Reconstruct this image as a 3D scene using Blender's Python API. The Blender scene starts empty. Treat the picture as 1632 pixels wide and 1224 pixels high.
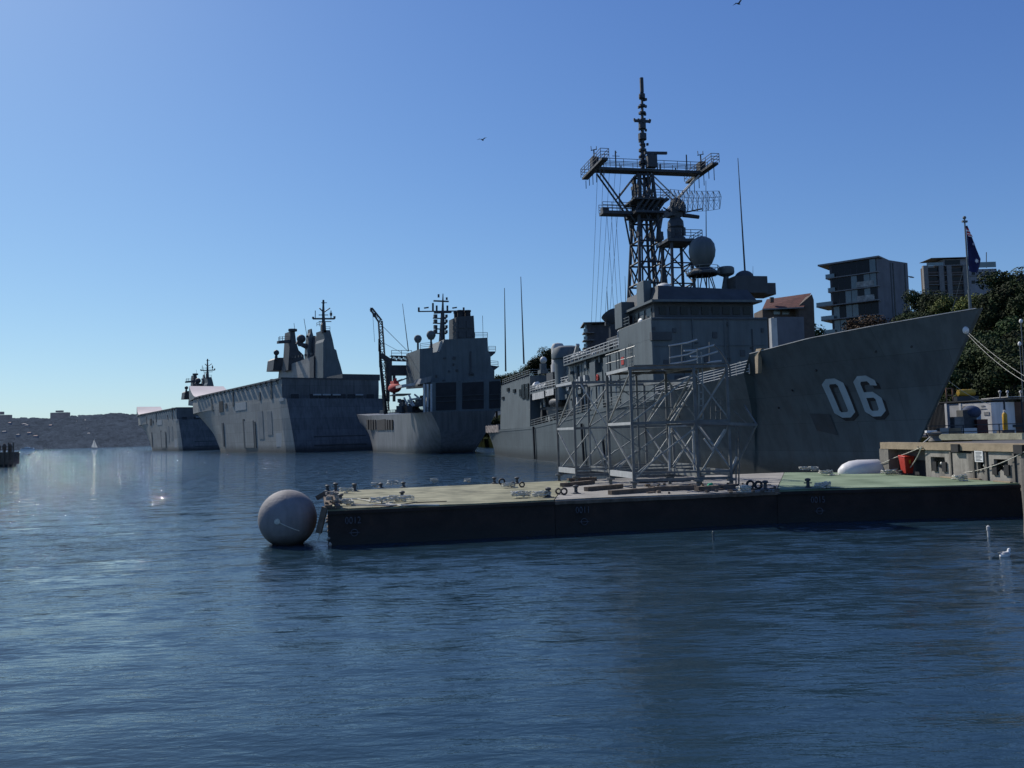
import bpy, bmesh, math, random
import numpy as np
from mathutils import Vector, Matrix
random.seed(7)
R = math.radians
C = bpy.context.scene.collection
scene = bpy.context.scene

# ------------------------------------------------------------------ camera model (measured from the photograph)
F_PX, PITCH, ROLL, CAM_H = 1340.0, R(3.42), R(1.65), 4.4

def ray(px, py):
    x = px - 816; y = 612 - py
    c, s = math.cos(ROLL), math.sin(ROLL)
    a = (x*c + y*s)/F_PX; b = (-x*s + y*c)/F_PX
    return a, math.cos(PITCH) - b*math.sin(PITCH), math.sin(PITCH) + b*math.cos(PITCH)

def at_depth(px, py, Y):
    r = ray(px, py); t = Y/r[1]
    return Vector((r[0]*t, Y, CAM_H + r[2]*t))

def at_level(px, py, z=0.0):
    r = ray(px, py); t = (z - CAM_H)/r[2]
    return Vector((r[0]*t, r[1]*t, z))

class Frame:
    """a ship's (or quay's) own axes: x forward, y to port, z up"""
    def __init__(s, X0, Y0, th):
        s.X0, s.Y0, s.th = X0, Y0, R(th); s.c, s.s = math.cos(s.th), math.sin(s.th)
    def to_local(s, X, Y):
        X -= s.X0; Y -= s.Y0
        return X*s.c + Y*s.s, -X*s.s + Y*s.c
    def to_world(s, x, y, z=0):
        return Vector((s.X0 + x*s.c - y*s.s, s.Y0 + x*s.s + y*s.c, z))
    def on(s, px, py, ax, val):
        r = ray(px, py)
        def loc(t):
            x, y = s.to_local(r[0]*t, r[1]*t)
            return (x, y, CAM_H + r[2]*t)
        a = loc(0); b = loc(1); i = 'xyz'.index(ax)
        t = (val - a[i])/(b[i] - a[i])
        p = list(loc(t)); p[i] = val
        return Vector(p)

# ------------------------------------------------------------------ materials
_M = {}
def mat(name, col, rough=0.6, metal=0.0, var=0.25, scale=0.6, streak=0.0, rust=0.0, bump=0.0, col2=None,
        bscale=8.0, emis=None, wet=None, spec=0.4, grid=None, trans=0.0):
    if name in _M: return _M[name]
    m = bpy.data.materials.new(name); m.use_nodes = True
    nt = m.node_tree; N = nt.nodes; L = nt.links
    b = N['Principled BSDF']
    b.inputs['Roughness'].default_value = rough; b.inputs['Metallic'].default_value = metal
    b.inputs['Specular IOR Level'].default_value = spec
    tc = N.new('ShaderNodeTexCoord')
    def noise(sc, detail=5, vec=None, rg=0.6):
        n = N.new('ShaderNodeTexNoise'); n.inputs['Scale'].default_value = sc; n.inputs['Detail'].default_value = detail
        n.inputs['Roughness'].default_value = rg
        L.new(vec or tc.outputs['Object'], n.inputs['Vector']); return n.outputs['Fac']
    def ramp(fac, a, bb, ca, cb):
        r = N.new('ShaderNodeValToRGB'); e = r.color_ramp.elements
        e[0].position = a; e[1].position = bb; e[0].color = (*ca, 1); e[1].color = (*cb, 1)
        L.new(fac, r.inputs[0]); return r.outputs[0]
    def mix(fac, a, bb, mode='MIX'):
        x = N.new('ShaderNodeMix'); x.data_type = 'RGBA'; x.blend_type = mode
        if isinstance(fac, float): x.inputs['Factor'].default_value = fac
        else: L.new(fac, x.inputs['Factor'])
        for i, v in ((6, a), (7, bb)):
            if isinstance(v, tuple): x.inputs[i].default_value = (*v, 1)
            else: L.new(v, x.inputs[i])
        return x.outputs[2]
    lo = tuple(c*(1-var) for c in col); hi = tuple(min(1, c*(1+var)) for c in (col2 or col))
    cur = ramp(noise(scale, 6), 0.32, 0.68, lo, hi)
    if streak:
        mp = N.new('ShaderNodeMapping'); mp.inputs['Scale'].default_value = (1, 1, 0.09)
        L.new(tc.outputs['Object'], mp.inputs[0])
        st = ramp(noise(1.1, 6, mp.outputs[0], .65), 0.42, 0.62, (1, 1, 1), (1-streak,)*3)
        cur = mix(1.0, cur, st, 'MULTIPLY')
    if rust:
        mp = N.new('ShaderNodeMapping'); mp.inputs['Scale'].default_value = (1, 1, 0.25)
        L.new(tc.outputs['Object'], mp.inputs[0])
        rr = ramp(noise(0.9, 8, mp.outputs[0], .7), 0.60, 0.72, (0, 0, 0), (rust,)*3)
        cur = mix(rr, cur, (0.16, 0.075, 0.035))
    if grid:   # plating seams: panel size (along, up)
        br = N.new('ShaderNodeTexBrick'); sp = N.new('ShaderNodeSeparateXYZ'); cb = N.new('ShaderNodeCombineXYZ')
        L.new(tc.outputs['Object'], sp.inputs[0])
        L.new(sp.outputs[grid[2]], cb.inputs[0]); L.new(sp.outputs[2], cb.inputs[1]); L.new(cb.outputs[0], br.inputs['Vector'])
        br.inputs['Scale'].default_value = 1.0; br.inputs['Brick Width'].default_value = grid[0]; br.inputs['Row Height'].default_value = grid[1]
        br.inputs['Mortar Size'].default_value = grid[3] if len(grid) > 3 else .03; br.inputs['Mortar Smooth'].default_value = 0.6
        br.inputs['Color1'].default_value = (1, 1, 1, 1); br.inputs['Color2'].default_value = (.80, .80, .81, 1)
        br.inputs['Mortar'].default_value = (.5, .5, .5, 1)
        cur = mix(1.0, cur, br.outputs['Color'], 'MULTIPLY')
    if wet:    # (level, height): dark waterline growth fading upward
        sp = N.new('ShaderNodeSeparateXYZ'); L.new(tc.outputs['Object'], sp.inputs[0])
        ad = N.new('ShaderNodeMath'); ad.operation = 'MULTIPLY_ADD'
        L.new(noise(2.0, 5), ad.inputs[0]); ad.inputs[1].default_value = -wet[1]; L.new(sp.outputs[2], ad.inputs[2])
        w = ramp(ad.outputs[0], 0.0, 1.0, (1, 1, 1), (0, 0, 0)); rr = w.node.color_ramp.elements
        mr = N.new('ShaderNodeMapRange'); L.new(ad.outputs[0], mr.inputs[0])
        mr.inputs[1].default_value = wet[0]-wet[1]; mr.inputs[2].default_value = wet[0]+wet[1]*.3
        mr.inputs[3].default_value = 0.85; mr.inputs[4].default_value = 0
        cur = mix(mr.outputs[0], cur, (0.022, 0.022, 0.02))
    L.new(cur, b.inputs['Base Color'])
    if bump:
        bp = N.new('ShaderNodeBump'); bp.inputs['Strength'].default_value = bump; bp.inputs['Distance'].default_value = 0.05
        L.new(noise(bscale, 5), bp.inputs['Height']); L.new(bp.outputs[0], b.inputs['Normal'])
    if emis:  # glow that paints in distance haze, varied by noise
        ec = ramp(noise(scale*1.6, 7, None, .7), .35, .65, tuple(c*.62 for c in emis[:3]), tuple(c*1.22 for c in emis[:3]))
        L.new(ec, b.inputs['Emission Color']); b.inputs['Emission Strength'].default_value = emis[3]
    _M[name] = m
    return m

HULLC = (.102, .124, .130)
haze = mat('haze_grey_paint', HULLC, .55, var=.12, scale=.25, streak=.22, rust=.25, bump=.15, bscale=1.2)
haze_hull = mat('haze_grey_hull', HULLC, .5, var=.08, scale=.5, streak=.26, rust=.16, bump=.12, bscale=1.6, grid=(9, 2.3, 0, .02), wet=(1.1, 1.2))
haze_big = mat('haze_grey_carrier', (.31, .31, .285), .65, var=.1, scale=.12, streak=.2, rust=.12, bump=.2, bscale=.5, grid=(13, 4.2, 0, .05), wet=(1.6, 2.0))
carrier_shaded = mat('carrier_grey_shaded', (.135, .14, .14), .7, var=.15, scale=.12, streak=.3, grid=(9, 4.2, 1, .06), wet=(1.6, 2.0))  # darker copy of the carrier grey: stern shade put into the colour
haze_tank = mat('haze_grey_supply', (.20, .205, .21), .42, var=.12, scale=.15, streak=.28, rust=.35, bump=.2, bscale=.6, wet=(1.0, 1.6))
haze_dark = mat('dark_grey_paint', (.05, .055, .06), .6, var=.2, scale=.7, rust=.2)
mast_grey = mat('mast_grey_paint', (.04, .047, .055), .6, var=.2, scale=1.5)
black = mat('black_paint', (.02, .02, .022), .7, var=.3)
deckgrey = mat('dark_deck_coating', (.07, .075, .08), .85, var=.2, scale=.5)
deck_pink = mat('pale_ramp_surface', (.62, .55, .52), .8, var=.1, scale=.05)  # pale pinkish tone of the ski ramp
white_p = mat('white_paint', (.72, .72, .70), .5, var=.08, scale=1)
offwhite = mat('off_white_paint', (.5, .5, .48), .55, var=.15, scale=1, streak=.2)
numw = mat('hull_number_white', (.40, .45, .46), .6, var=.12, scale=.8, streak=.12)
glass = mat('dark_window_glass', (.008, .009, .011), .25, var=.1, spec=.25)
rail_l = mat('pale_paint_and_sunlight', (.42, .43, .42), .5, var=.15, scale=2)  # pale paint; on scaffold and yard stays it stands in for sunlight
glass_lit = mat('pale_window_glass', (.07, .10, .105), .2, var=.35, scale=.4, spec=.9)
galv = mat('galvanised_steel', (.22, .23, .22), .5, metal=.2, var=.25, scale=2.5, rust=.45)
galv_d = mat('weathered_steel', (.135, .14, .135), .6, metal=.1, var=.3, scale=2, rust=.5)
timber = mat('weathered_timber', (.13, .10, .075), .85, var=.4, scale=2.5, bump=.4)
rope_m = mat('pale_mooring_rope', (.58, .56, .48), .9, var=.25, scale=8, bump=.5, bscale=30)
rubber = mat('black_rubber', (.025, .025, .026), .75, var=.3, scale=3)
red_pl = mat('red_plastic', (.42, .035, .02), .45, var=.15, scale=2)
orange = mat('orange_boat_paint', (.36, .04, .035), .85, var=.15, scale=1)
yellow = mat('yellow_paint', (.50, .30, .03), .55, var=.25, scale=2)
conc = mat('stained_concrete', (.20, .185, .16), .85, var=.28, scale=.9, streak=.4, bump=.3)
conc_tan = mat('tan_coping_concrete', (.31, .245, .165), .85, var=.25, scale=1.3, bump=.3)
fenderw = mat('pale_foam_rubber', (.62, .61, .60), .5, var=.08, scale=1.5)

# ------------------------------------------------------------------ mesh builder
class MB:
    def __init__(s): s.v = []; s.f = []
    def add(s, vs, fs):
        o = len(s.v); s.v += [tuple(p) for p in vs]; s.f += [tuple(o+i for i in f) for f in fs]; return s
    def box(s, x0, x1, y0, y1, z0, z1):
        return s.add([(x0,y0,z0),(x1,y0,z0),(x1,y1,z0),(x0,y1,z0),(x0,y0,z1),(x1,y0,z1),(x1,y1,z1),(x0,y1,z1)],
            [(3,2,1,0),(4,5,6,7),(0,1,5,4),(1,2,6,5),(2,3,7,6),(3,0,4,7)])
    def cbox(s, c, sx, sy, sz, rz=0):
        c = Vector(c); ca, sa = math.cos(rz), math.sin(rz); vs = []
        for z in (0, sz):
            for dx, dy in ((-1,-1),(1,-1),(1,1),(-1,1)):
                x, y = dx*sx/2, dy*sy/2; vs.append((c.x+x*ca-y*sa, c.y+x*sa+y*ca, c.z+z))
        return s.add(vs, [(3,2,1,0),(4,5,6,7),(0,1,5,4),(1,2,6,5),(2,3,7,6),(3,0,4,7)])
    def bar(s, p, q, w, h=None, up=(0,0,1)):
        p = Vector(p); q = Vector(q); d = (q-p); h = h or w
        if d.length < 1e-6: return s
        d.normalize(); u = Vector(up)
        if abs(d.dot(u)) > .97: u = Vector((1,0,0))
        a = d.cross(u).normalized()*w/2; b = a.cross(d).normalized()*h/2
        vs = [p-a-b,p+a-b,p+a+b,p-a+b,q-a-b,q+a-b,q+a+b,q-a+b]
        return s.add(vs, [(3,2,1,0),(4,5,6,7),(0,1,5,4),(1,2,6,5),(2,3,7,6),(3,0,4,7)])
    def tube(s, p, q, r, r2=None, n=8, cap=True):
        p = Vector(p); q = Vector(q); r2 = r if r2 is None else r2; d = q-p
        if d.length < 1e-6: return s
        d.normalize(); u = Vector((0,0,1)) if abs(d.z) < .9 else Vector((1,0,0))
        a = d.cross(u).normalized(); b = a.cross(d)
        vs = []
        for c, rr in ((p, r), (q, r2)):
            for i in range(n):
                t = 2*math.pi*i/n; vs.append(c+(a*math.cos(t)+b*math.sin(t))*rr)
        fs = [(i,(i+1)%n,n+(i+1)%n,n+i) for i in range(n)]
        if cap: fs += [tuple(range(n-1,-1,-1)), tuple(range(n,2*n))]
        return s.add(vs, fs)
    def path(s, pts, r, n=6):
        for a, b in zip(pts, pts[1:]): s.tube(a, b, r, n=n)
        return s
    def lathe(s, c, prof, n=20, axis=(0,0,1)):
        c = Vector(c); d = Vector(axis).normalized(); u = Vector((1,0,0)) if abs(d.x) < .9 else Vector((0,1,0))
        a = d.cross(u).normalized(); b = d.cross(a); vs = []; k = len(prof)
        for i in range(n):
            t = 2*math.pi*i/n
            for r, z in prof: vs.append(c+d*z+(a*math.cos(t)+b*math.sin(t))*max(r,1e-4))
        fs = [(i*k+j, ((i+1)%n)*k+j, ((i+1)%n)*k+j+1, i*k+j+1) for i in range(n) for j in range(k-1)]
        return s.add(vs, fs)
    def ball(s, c, rx, ry=None, rz=None, n=20, m=12):
        ry = ry or rx; rz = rz or rx; vs = []; fs = []
        for j in range(m+1):
            ph = math.pi*j/m
            for i in range(n):
                t = 2*math.pi*i/n; vs.append((c[0]+rx*math.sin(ph)*math.cos(t), c[1]+ry*math.sin(ph)*math.sin(t), c[2]+rz*math.cos(ph)))
        for j in range(m):
            for i in range(n): fs.append((j*n+i, (j+1)*n+i, (j+1)*n+(i+1)%n, j*n+(i+1)%n))
        return s.add(vs, fs)
    def prism(s, poly, off):
        """poly: 3-D points in a plane, off: extrusion vector"""
        n = len(poly); o = Vector(off); vs = [Vector(p) for p in poly] + [Vector(p)+o for p in poly]
        return s.add(vs, [tuple(range(n-1,-1,-1)), tuple(range(n,2*n))] + [(i,(i+1)%n,n+(i+1)%n,n+i) for i in range(n)])
    def lattice(s, p, q, w0, w1, n, r, sides=4, up=(0,1,0)):
        """square trussed boom from p to q"""
        p = Vector(p); q = Vector(q); d = (q-p).normalized(); u = Vector(up)
        a = d.cross(u).normalized(); b = a.cross(d).normalized()
        def ring(t):
            c = p.lerp(q, t); w = (w0+(w1-w0)*t)/2
            return [c+a*w+b*w, c-a*w+b*w, c-a*w-b*w, c+a*w-b*w]
        rings = [ring(i/n) for i in range(n+1)]
        for k in range(4): s.bar(rings[0][k], rings[-1][k], r*1.5)
        for i, (A, B) in enumerate(zip(rings, rings[1:])):
            for k in range(4):
                s.bar(B[k], B[(k+1)%4], r)
                s.bar(A[k], B[(k+1)%4], r) if i % 2 else s.bar(A[(k+1)%4], B[k], r)
        return s
    def rail(s, pts, h=1.05, n=3, r=.03, step=2.0, pr=None):
        """guard rail along pts"""
        pr = pr or r
        for a, b in zip(pts, pts[1:]):
            a = Vector(a); b = Vector(b); k = max(1, int((b-a).length/step))
            for i in range(k+1):
                p = a.lerp(b, i/k); s.bar(p, p+Vector((0,0,h)), pr*2)
            for j in range(n):
                z = Vector((0,0,h*(j+1)/n)); s.bar(a+z, b+z, r*2)
        return s
    def build(s, name, m, parent=None, smooth=False, bevel=0):
        me = bpy.data.meshes.new(name); me.from_pydata(s.v, [], s.f); me.materials.append(m)
        bm = bmesh.new(); bm.from_mesh(me); bmesh.ops.recalc_face_normals(bm, faces=bm.faces); bm.to_mesh(me); bm.free()
        o = bpy.data.objects.new(name, me); C.objects.link(o)
        if parent: o.parent = parent
        if smooth:
            for p in me.polygons: p.use_smooth = True
            try: me.set_sharp_from_angle(angle=R(40))
            except Exception: pass
        if bevel:
            b = o.modifiers.new('bevel', 'BEVEL'); b.width = bevel; b.segments = 2
        return o

def tag(o, label=None, cat=None, group=None, kind=None):
    if label: o['label'] = label
    if cat: o['category'] = cat
    if group: o['group'] = group
    if kind: o['kind'] = kind
    return o
def empty(name, loc, rz, label, cat, group=None):
    o = bpy.data.objects.new(name, None); C.objects.link(o); o.location = loc; o.rotation_euler = (0,0,rz)
    o.empty_display_size = .5
    return tag(o, label, cat, group)
def ship(name, fr, label, cat, group=None):
    return empty(name, (fr.X0, fr.Y0, 0), fr.th, label, cat, group)
def copy_tree(o, parent=None):
    c = o.copy(); C.objects.link(c); c.parent = parent
    for ch in list(o.children): copy_tree(ch, c)
    return c
def sil(fr, ax, val, pts, depth):
    """polygon traced on a real plane of the ship (ax = val), given a thickness"""
    poly = [fr.on(x, y, ax, val) for x, y in pts]
    off = {'x': (depth,0,0), 'y': (0,depth,0)}[ax]
    return MB().prism(poly, off)
def loft(rows, caps=True):
    """rows: list of half sections [(x,y>=0,z)...] from keel to deck, mirrored into a closed hull"""
    m = MB(); k = len(rows[0])
    full = [[(x,y,z) for x,y,z in r] + [(x,-y,z) for x,y,z in reversed(r)] for r in rows]
    n = 2*k; vs = [p for r in full for p in r]; fs = []
    for i in range(len(rows)-1):
        for j in range(n):
            fs.append((i*n+j, i*n+(j+1)%n, (i+1)*n+(j+1)%n, (i+1)*n+j))
    if caps: fs += [tuple(range(n)), tuple(range((len(rows)-1)*n, len(rows)*n))]
    return m.add(vs, fs)
# ================================================================== FRIGATE
FG = Frame(.74, 187.7, -90+12.28)
fg = ship('frigate', FG, 'grey warship with lattice mast and large white hull number near its tall raked bow', 'warship')
LF = 137.9
def lerp_tab(t, x):
    for (a, va), (b, vb) in zip(t, t[1:]):
        if x <= b: return va + (vb-va)*(max(x, a)-a)/(b-a)
    return t[-1][1]
DK = [(0,5.35),(42,5.6),(88,7.6),(100,8.0),(112,8.6),(118,9.0),(126,10.0),(137.9,11.3)]
BUL = [(0,5.35),(42,5.6),(88,7.6),(100,8.0),(112,8.6),(118.9,9.0),(119.0,10.6),(126,11.1),(137.9,11.55)]
BD = [(0,.93),(.06,.97),(.15,1),(.72,1),(.8,.965),(.86,.86),(.91,.67),(.95,.44),(.98,.2),(1,.02)]
BW = [(0,.74),(.06,.84),(.15,.93),(.3,1),(.6,.97),(.7,.8),(.8,.5),(.88,.28),(.95,.11),(1,.01)]
def stem(z): return 128.8 + 9.1*max(0, min(1.03, z/11.9))
def half(x, z):
    s = x/stem(z); zt = lerp_tab(BUL, min(x, 138.3))
    t = max(0, min(1, z/zt)); return 6.85*(lerp_tab(BW, s)*(1-t**1.5) + lerp_tab(BD, s)*t**1.5)
NS, NZ = 120, 10
rows = []
SS = sorted([i/NS for i in range(NS+1)]+[118.9/LF, 119.0/LF])
for s in SS:
    sx = s*stem(6)
    zt = lerp_tab(BUL, s*LF); r = []
    for j in range(NZ+1):
        z = -1.5 + (zt+1.5)*j/NZ; st = stem(max(z, 0)); x = s*st
        if s < .03: x -= 1.2*(1-s/.03)*max(0, z)/5
        t = max(0, z/zt); y = 6.85*(lerp_tab(BW, s)*(1-t**1.5) + lerp_tab(BD, s)*t**1.5)
        r.append((x, y, z))
    rows.append(r)
hull = loft(rows).build('hull', haze_hull, fg, smooth=True)
# deck coating a little under the bulwark top is the hull's cap; cap rail along the bulwark edge (lit line in the photo)
for sgn in (-1, 1):
    m = MB(); pts = []
    for i in range(40):
        x = 119.05 + (137.7-119.05)*i/39; z = lerp_tab(BUL, x); s = x/LF
        pts.append(Vector((s*stem(z), sgn*6.85*lerp_tab(BD, s), z+.03)))
    for a, b in zip(pts, pts[1:]): m.bar(a, b, .10, .05)
    m.build('bulwark_cap', offwhite, fg)
def shell_y(x, z): return -(half(x, z))
def on_hull(poly, off, name, material, parent=None):
    """polygon (x,z) list laid on the starboard shell, subdivided into strips"""
    bm = bmesh.new(); vs = [bm.verts.new((x, 0, z)) for x, z in poly]; bm.faces.new(vs)
    bmesh.ops.triangulate(bm, faces=bm.faces)
    bmesh.ops.subdivide_edges(bm, edges=bm.edges, cuts=5, use_grid_fill=True)
    for v in bm.verts: v.co.y = shell_y(v.co.x, v.co.z) - off
    me = bpy.data.meshes.new(name); bm.to_mesh(me); bm.free(); me.materials.append(material)
    o = bpy.data.objects.new(name, me); C.objects.link(o); o.parent = parent or fg; return o
def hull_at(px, py):
    """where the line of sight meets the starboard shell"""
    y = -5.0
    for _ in range(60):
        p = FG.on(px, py, 'y', y); y += (shell_y(p.x, p.z)-y)*.35
    return p
# hull number 06, block figures with a dark drop shadow
c0 = hull_at(1318, 604); c1 = hull_at(1410, 664); c2 = hull_at(1345, 665); c3 = hull_at(1385, 598)
zt, zb = (c0.z+c3.z)/2, (c1.z+c2.z)/2
H6 = zt-zb
def digit_polys(ch):
    # unit box x 0..1, z 0..1 with cut corners; as quads
    a, b, t, u = .3, .2, .16, .12    # cut, , stroke x as fraction, stroke z
    w = .30; h = .14; c = .30; k = .13
    Q = {'left': [(0,k),(w,k+.06),(w,1-k-.06),(0,1-k)], 'right': [(1-w,k+.06),(1,k),(1,1-k),(1-w,1-k-.06)],
         'top': [(c,1-h),(1-c,1-h),(1-c,1),(c,1)], 'bot': [(c,0),(1-c,0),(1-c,h),(c,h)],
         'tl': [(0,1-k),(w,1-k-.06),(c+.06,1-h),(c,1)], 'tr': [(1-c,1),(1-c-.06,1-h),(1-w,1-k-.06),(1,1-k)],
         'bl': [(0,k),(c,0),(c+.06,h),(w,k+.06)], 'br': [(1-c,0),(1,k),(1-w,k+.06),(1-c-.06,h)]}
    if ch == '0': return list(Q.values())
    r_low = [(1-w,k+.06),(1,k),(1,.44),(1-w,.42)]
    return [Q['left'], Q['top'], Q['tl'], Q['tr'], Q['bot'], Q['bl'], Q['br'], r_low,
            [(w,.46),(w,.60),(1-c,.60),(1-c-.06,.46)], [(1-c,.60),(1,.44),(1-w,.42),(1-c-.06,.46)],
            [(1-w,.76),(1,.74),(1,1-k),(1-w,1-k-.06)]]
x_0 = hull_at(1318, 630).x; x_1 = hull_at(1353, 630).x; x_2 = hull_at(1369, 630).x; x_3 = hull_at(1404, 630).x
for k, (ch, xa, xb) in enumerate((('0', x_0, x_1), ('6', x_2, x_3))):
    for shadow in (True, False):
        bm = bmesh.new()
        for q in digit_polys(ch):
            bm.faces.new([bm.verts.new((xa+(xb-xa)*u, 0, zb+H6*v)) for u, v in q])
        bmesh.ops.remove_doubles(bm, verts=bm.verts, dist=.002)
        bmesh.ops.subdivide_edges(bm, edges=bm.edges, cuts=3, use_grid_fill=True)
        for v in bm.verts:
            if shadow: v.co.x += .22; v.co.z -= .26
            v.co.y = shell_y(v.co.x, v.co.z) - (.012 if shadow else .022)
        me = bpy.data.meshes.new('n'); bm.to_mesh(me); bm.free(); me.materials.append(black if shadow else numw)
        o = bpy.data.objects.new('number_shadow' if shadow else 'hull_number', me); C.objects.link(o); o.parent = fg
# dark recess patch and small scuppers on the shell
pts = [hull_at(*p) for p in ((1290,659),(1322,660),(1336,694),(1302,686))]
on_hull([(p.x, p.z) for p in pts], .015, 'anchor_pocket', haze_dark)
for px, py in ((1060,690),(1082,664),(1110,700),(1175,676),(1240,650),(1262,622),(1395,560),(1452,552),(1300,590),(1150,720)):
    p = hull_at(px, py); MB().tube((p.x, p.y+.1, p.z), (p.x, p.y-.012, p.z), .10, n=8).build('scupper', black, fg)
# rubbing strake and fender poles hanging on the quarter
m = MB()
for a in range(0, 100, 4):
    z0 = lerp_tab(DK, a)-.35; z1 = lerp_tab(DK, a+4)-.35
    m.bar((a, shell_y(a, z0)-.03, z0), (a+4, shell_y(a+4, z1)-.03, z1), .08, .12)
m.build('strake', haze, fg)
for px, py0, py1 in ((852,680,738),(929,675,742),(963,700,748)):
    a = hull_at(px, py0); b = hull_at(px+6, py1)
    MB().tube((a.x, a.y-.22, a.z), (a.x+.3, shell_y(a.x, max(b.z,.1))-.25, max(b.z,.1)), .17, n=8).build('fender_pole', rubber, fg, smooth=True)

# ---- superstructure blocks
def part(mb, name, m=haze, parent=None, **k): return mb.build(name, m, parent or fg, **k)
# hangar: lit side wall, dark forward face
hx0, hx1 = 16, 41.5
hg = part(MB().add([(hx0-1,-6.75,5.3),(hx1,-6.8,5.6),(hx1,6.8,5.6),(hx0-1,6.75,5.3),(hx0+.4,-6.55,14.3),(hx1,-6.55,14.5),(hx1,6.55,14.5),(hx0+.4,6.55,14.3)],
    [(3,2,1,0),(4,5,6,7),(0,1,5,4),(1,2,6,5),(2,3,7,6),(3,0,4,7)]), 'hangar')
for px0, px1, py0, py1 in ((808,811,618,624),(818,821,620,626),(800,803,632,637),(828,831,620,632),(832,836,612,636),(838,842,611,637)):
    a = FG.on(px0, py1, 'y', -6.74); b = FG.on(px1, py0, 'y', -6.74)
    part(MB().box(a.x, b.x, -6.82, -6.5, a.z, b.z), 'hangar_window', glass, hg)
part(MB().rail([(17,-6.4,14.35),(41,-6.4,14.5),(41,6.4,14.5)], 1.1, 3, .035), 'hangar_railing', galv)
for i in range(16):
    a = 17.5+i*1.5; m = MB(); m.tube((a,-6.4,14.6),(a+random.uniform(-.2,.2),-6.75,14.5), .13, n=6); part(m, 'deck_edge_lamp', haze_dark)
part(MB().box(44.5, 46.5, -5.9,-4.6, 14.5, 15.1).tube((45.5,-5.2,15.1),(45.5,-5.2,16.2),.6), 'vent', haze)
# midships block (boat deck, torpedo deck) with recesses
part(MB().box(41.6, 62, -5.0, 5.0, 5.6, 11.2), 'deckhouse', haze_dark)
part(MB().box(41.7, 66, -6.75, 6.75, 11.2, 11.5), 'boat_deck', haze)
part(MB().box(62, 98.6, -6.0, 6.0, 6.2, 14.2), 'deckhouse', haze)
fb = part(MB().box(88.5, 98.9, -6.82, 6.82, 7.6, 16.5), 'forward_deckhouse', haze, bevel=.06)
# louvred and ribbed lit side panels between px 945 and 1028
for x0, x1, z0, z1 in ((76.2,78.6,7.3,13.6),(79.2,81.4,7.3,12.0),(82.0,84.4,8.0,13.7),(85.0,87.8,7.4,13.9)):
    part(MB().box(x0, x1, -6.72, -6.02, z0, z1), 'side_panel', haze)
m = MB()
for i in range(16):
    a = 66+i*1.4; m.bar((a,-6.02,7), (a,-6.02,14), .1, .3)
    m.bar((a,-6.05,9.5+random.uniform(-1,2)), (a+1.4,-6.05,9.5+random.uniform(-1,2)), .1, .1)
part(m, 'stiffener')
part(MB().box(64, 98.5, -6.83, 6.83, 14.2, 14.42), 'upper_deck', haze)
part(MB().rail([(64,-6.75,14.42),(88.3,-6.75,14.42)], 1.1, 3, .045, 1.8), 'railing', rail_l)
part(MB().rail([(42,-6.7,11.5),(66,-6.7,11.5)], 1.1, 3, .045, 1.8), 'railing', rail_l)
# weather cloths (pale panels along the boat deck rail)
part(MB().box(44,52,-6.86,-6.8,10.1,11.2).box(53,58,-6.86,-6.8,10.3,11.3), 'dodger_screen', offwhite)
# ladder, red lifebuoy panel
part(MB().cbox((89.6,-6.86,12.2), .9, .06, .9), 'notice_panel', red_pl)
m = MB()
for i in range(14): m.bar((92.0,-6.95,8+i*.45),(92.7,-6.95,8+i*.45),.04)
m.bar((92.0,-6.95,7.7),(92.0,-6.95,14.4),.06); m.bar((92.7,-6.95,7.7),(92.7,-6.95,14.4),.06)
part(m, 'ladder', galv)
# small fittings on the lit side: pipes, boxes, hose reels, rafts
for i in range(70):
    x = random.uniform(43, 97); z = lerp_tab(DK, x)+random.choice([.0,.0,6.2,3.0]); y0 = -5.1 if x < 62 else -6.05
    s = random.uniform(.3,1.1); part(MB().box(x, x+s, y0-random.uniform(.2,.6), y0, z, z+random.uniform(.4,1.5)), 'locker')
for i in range(24):
    x = random.uniform(62, 88); m = MB(); m.tube((x,-6.2,7.2),(x,-6.2,random.uniform(9,14)),random.uniform(.05,.13),n=6); part(m, 'pipe', haze)
for i, x in enumerate((46.5, 48.9, 51.3, 68.5, 70.9, 73.3)):
    z = 12.1 if x < 60 else 15.2
    part(MB().lathe((x,-6.3,z), [(0,-.85),(.4,-.8),(.45,-.6),(.45,.6),(.4,.8),(0,.85)], 14, (1,0,0)), 'life_raft', offwhite, smooth=True)
# ship's boat under davits
bt = part(MB().ball((56,-5.9,9.2), 3.2, .95, .75, 18, 10), 'boat', haze_dark, smooth=True)
part(MB().bar((53.6,-5.2,11.2),(53.6,-6.9,10.9),.2).bar((58.4,-5.2,11.2),(58.4,-6.9,10.9),.2).tube((53.6,-6.8,10.9),(53.6,-6.6,9.4),.04).tube((58.4,-6.8,10.9),(58.4,-6.6,9.4),.04), 'davit', haze)
part(MB().lathe((43.5,-6.0,12.6), [(0,-1),(.55,-.9),(.62,0),(.55,.9),(0,1)], 14, (1,0,.15)), 'canister', white_p, smooth=True)
# clutter along the main deck edge amidships
for i in range(26):
    x = 44+i*1.7+random.uniform(-.5,.5); z = lerp_tab(DK, x); m = MB(); m.tube((x,-6.4,z),(x,-6.4,z+random.uniform(.4,1.0)),random.uniform(.1,.25),n=8); part(m, 'deck_fitting', haze_dark)
part(MB().rail([(x,-6.7,lerp_tab(DK, x)) for x in range(42, 98, 5)], 1.1, 3, .035, 1.7), 'railing', galv)
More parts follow.
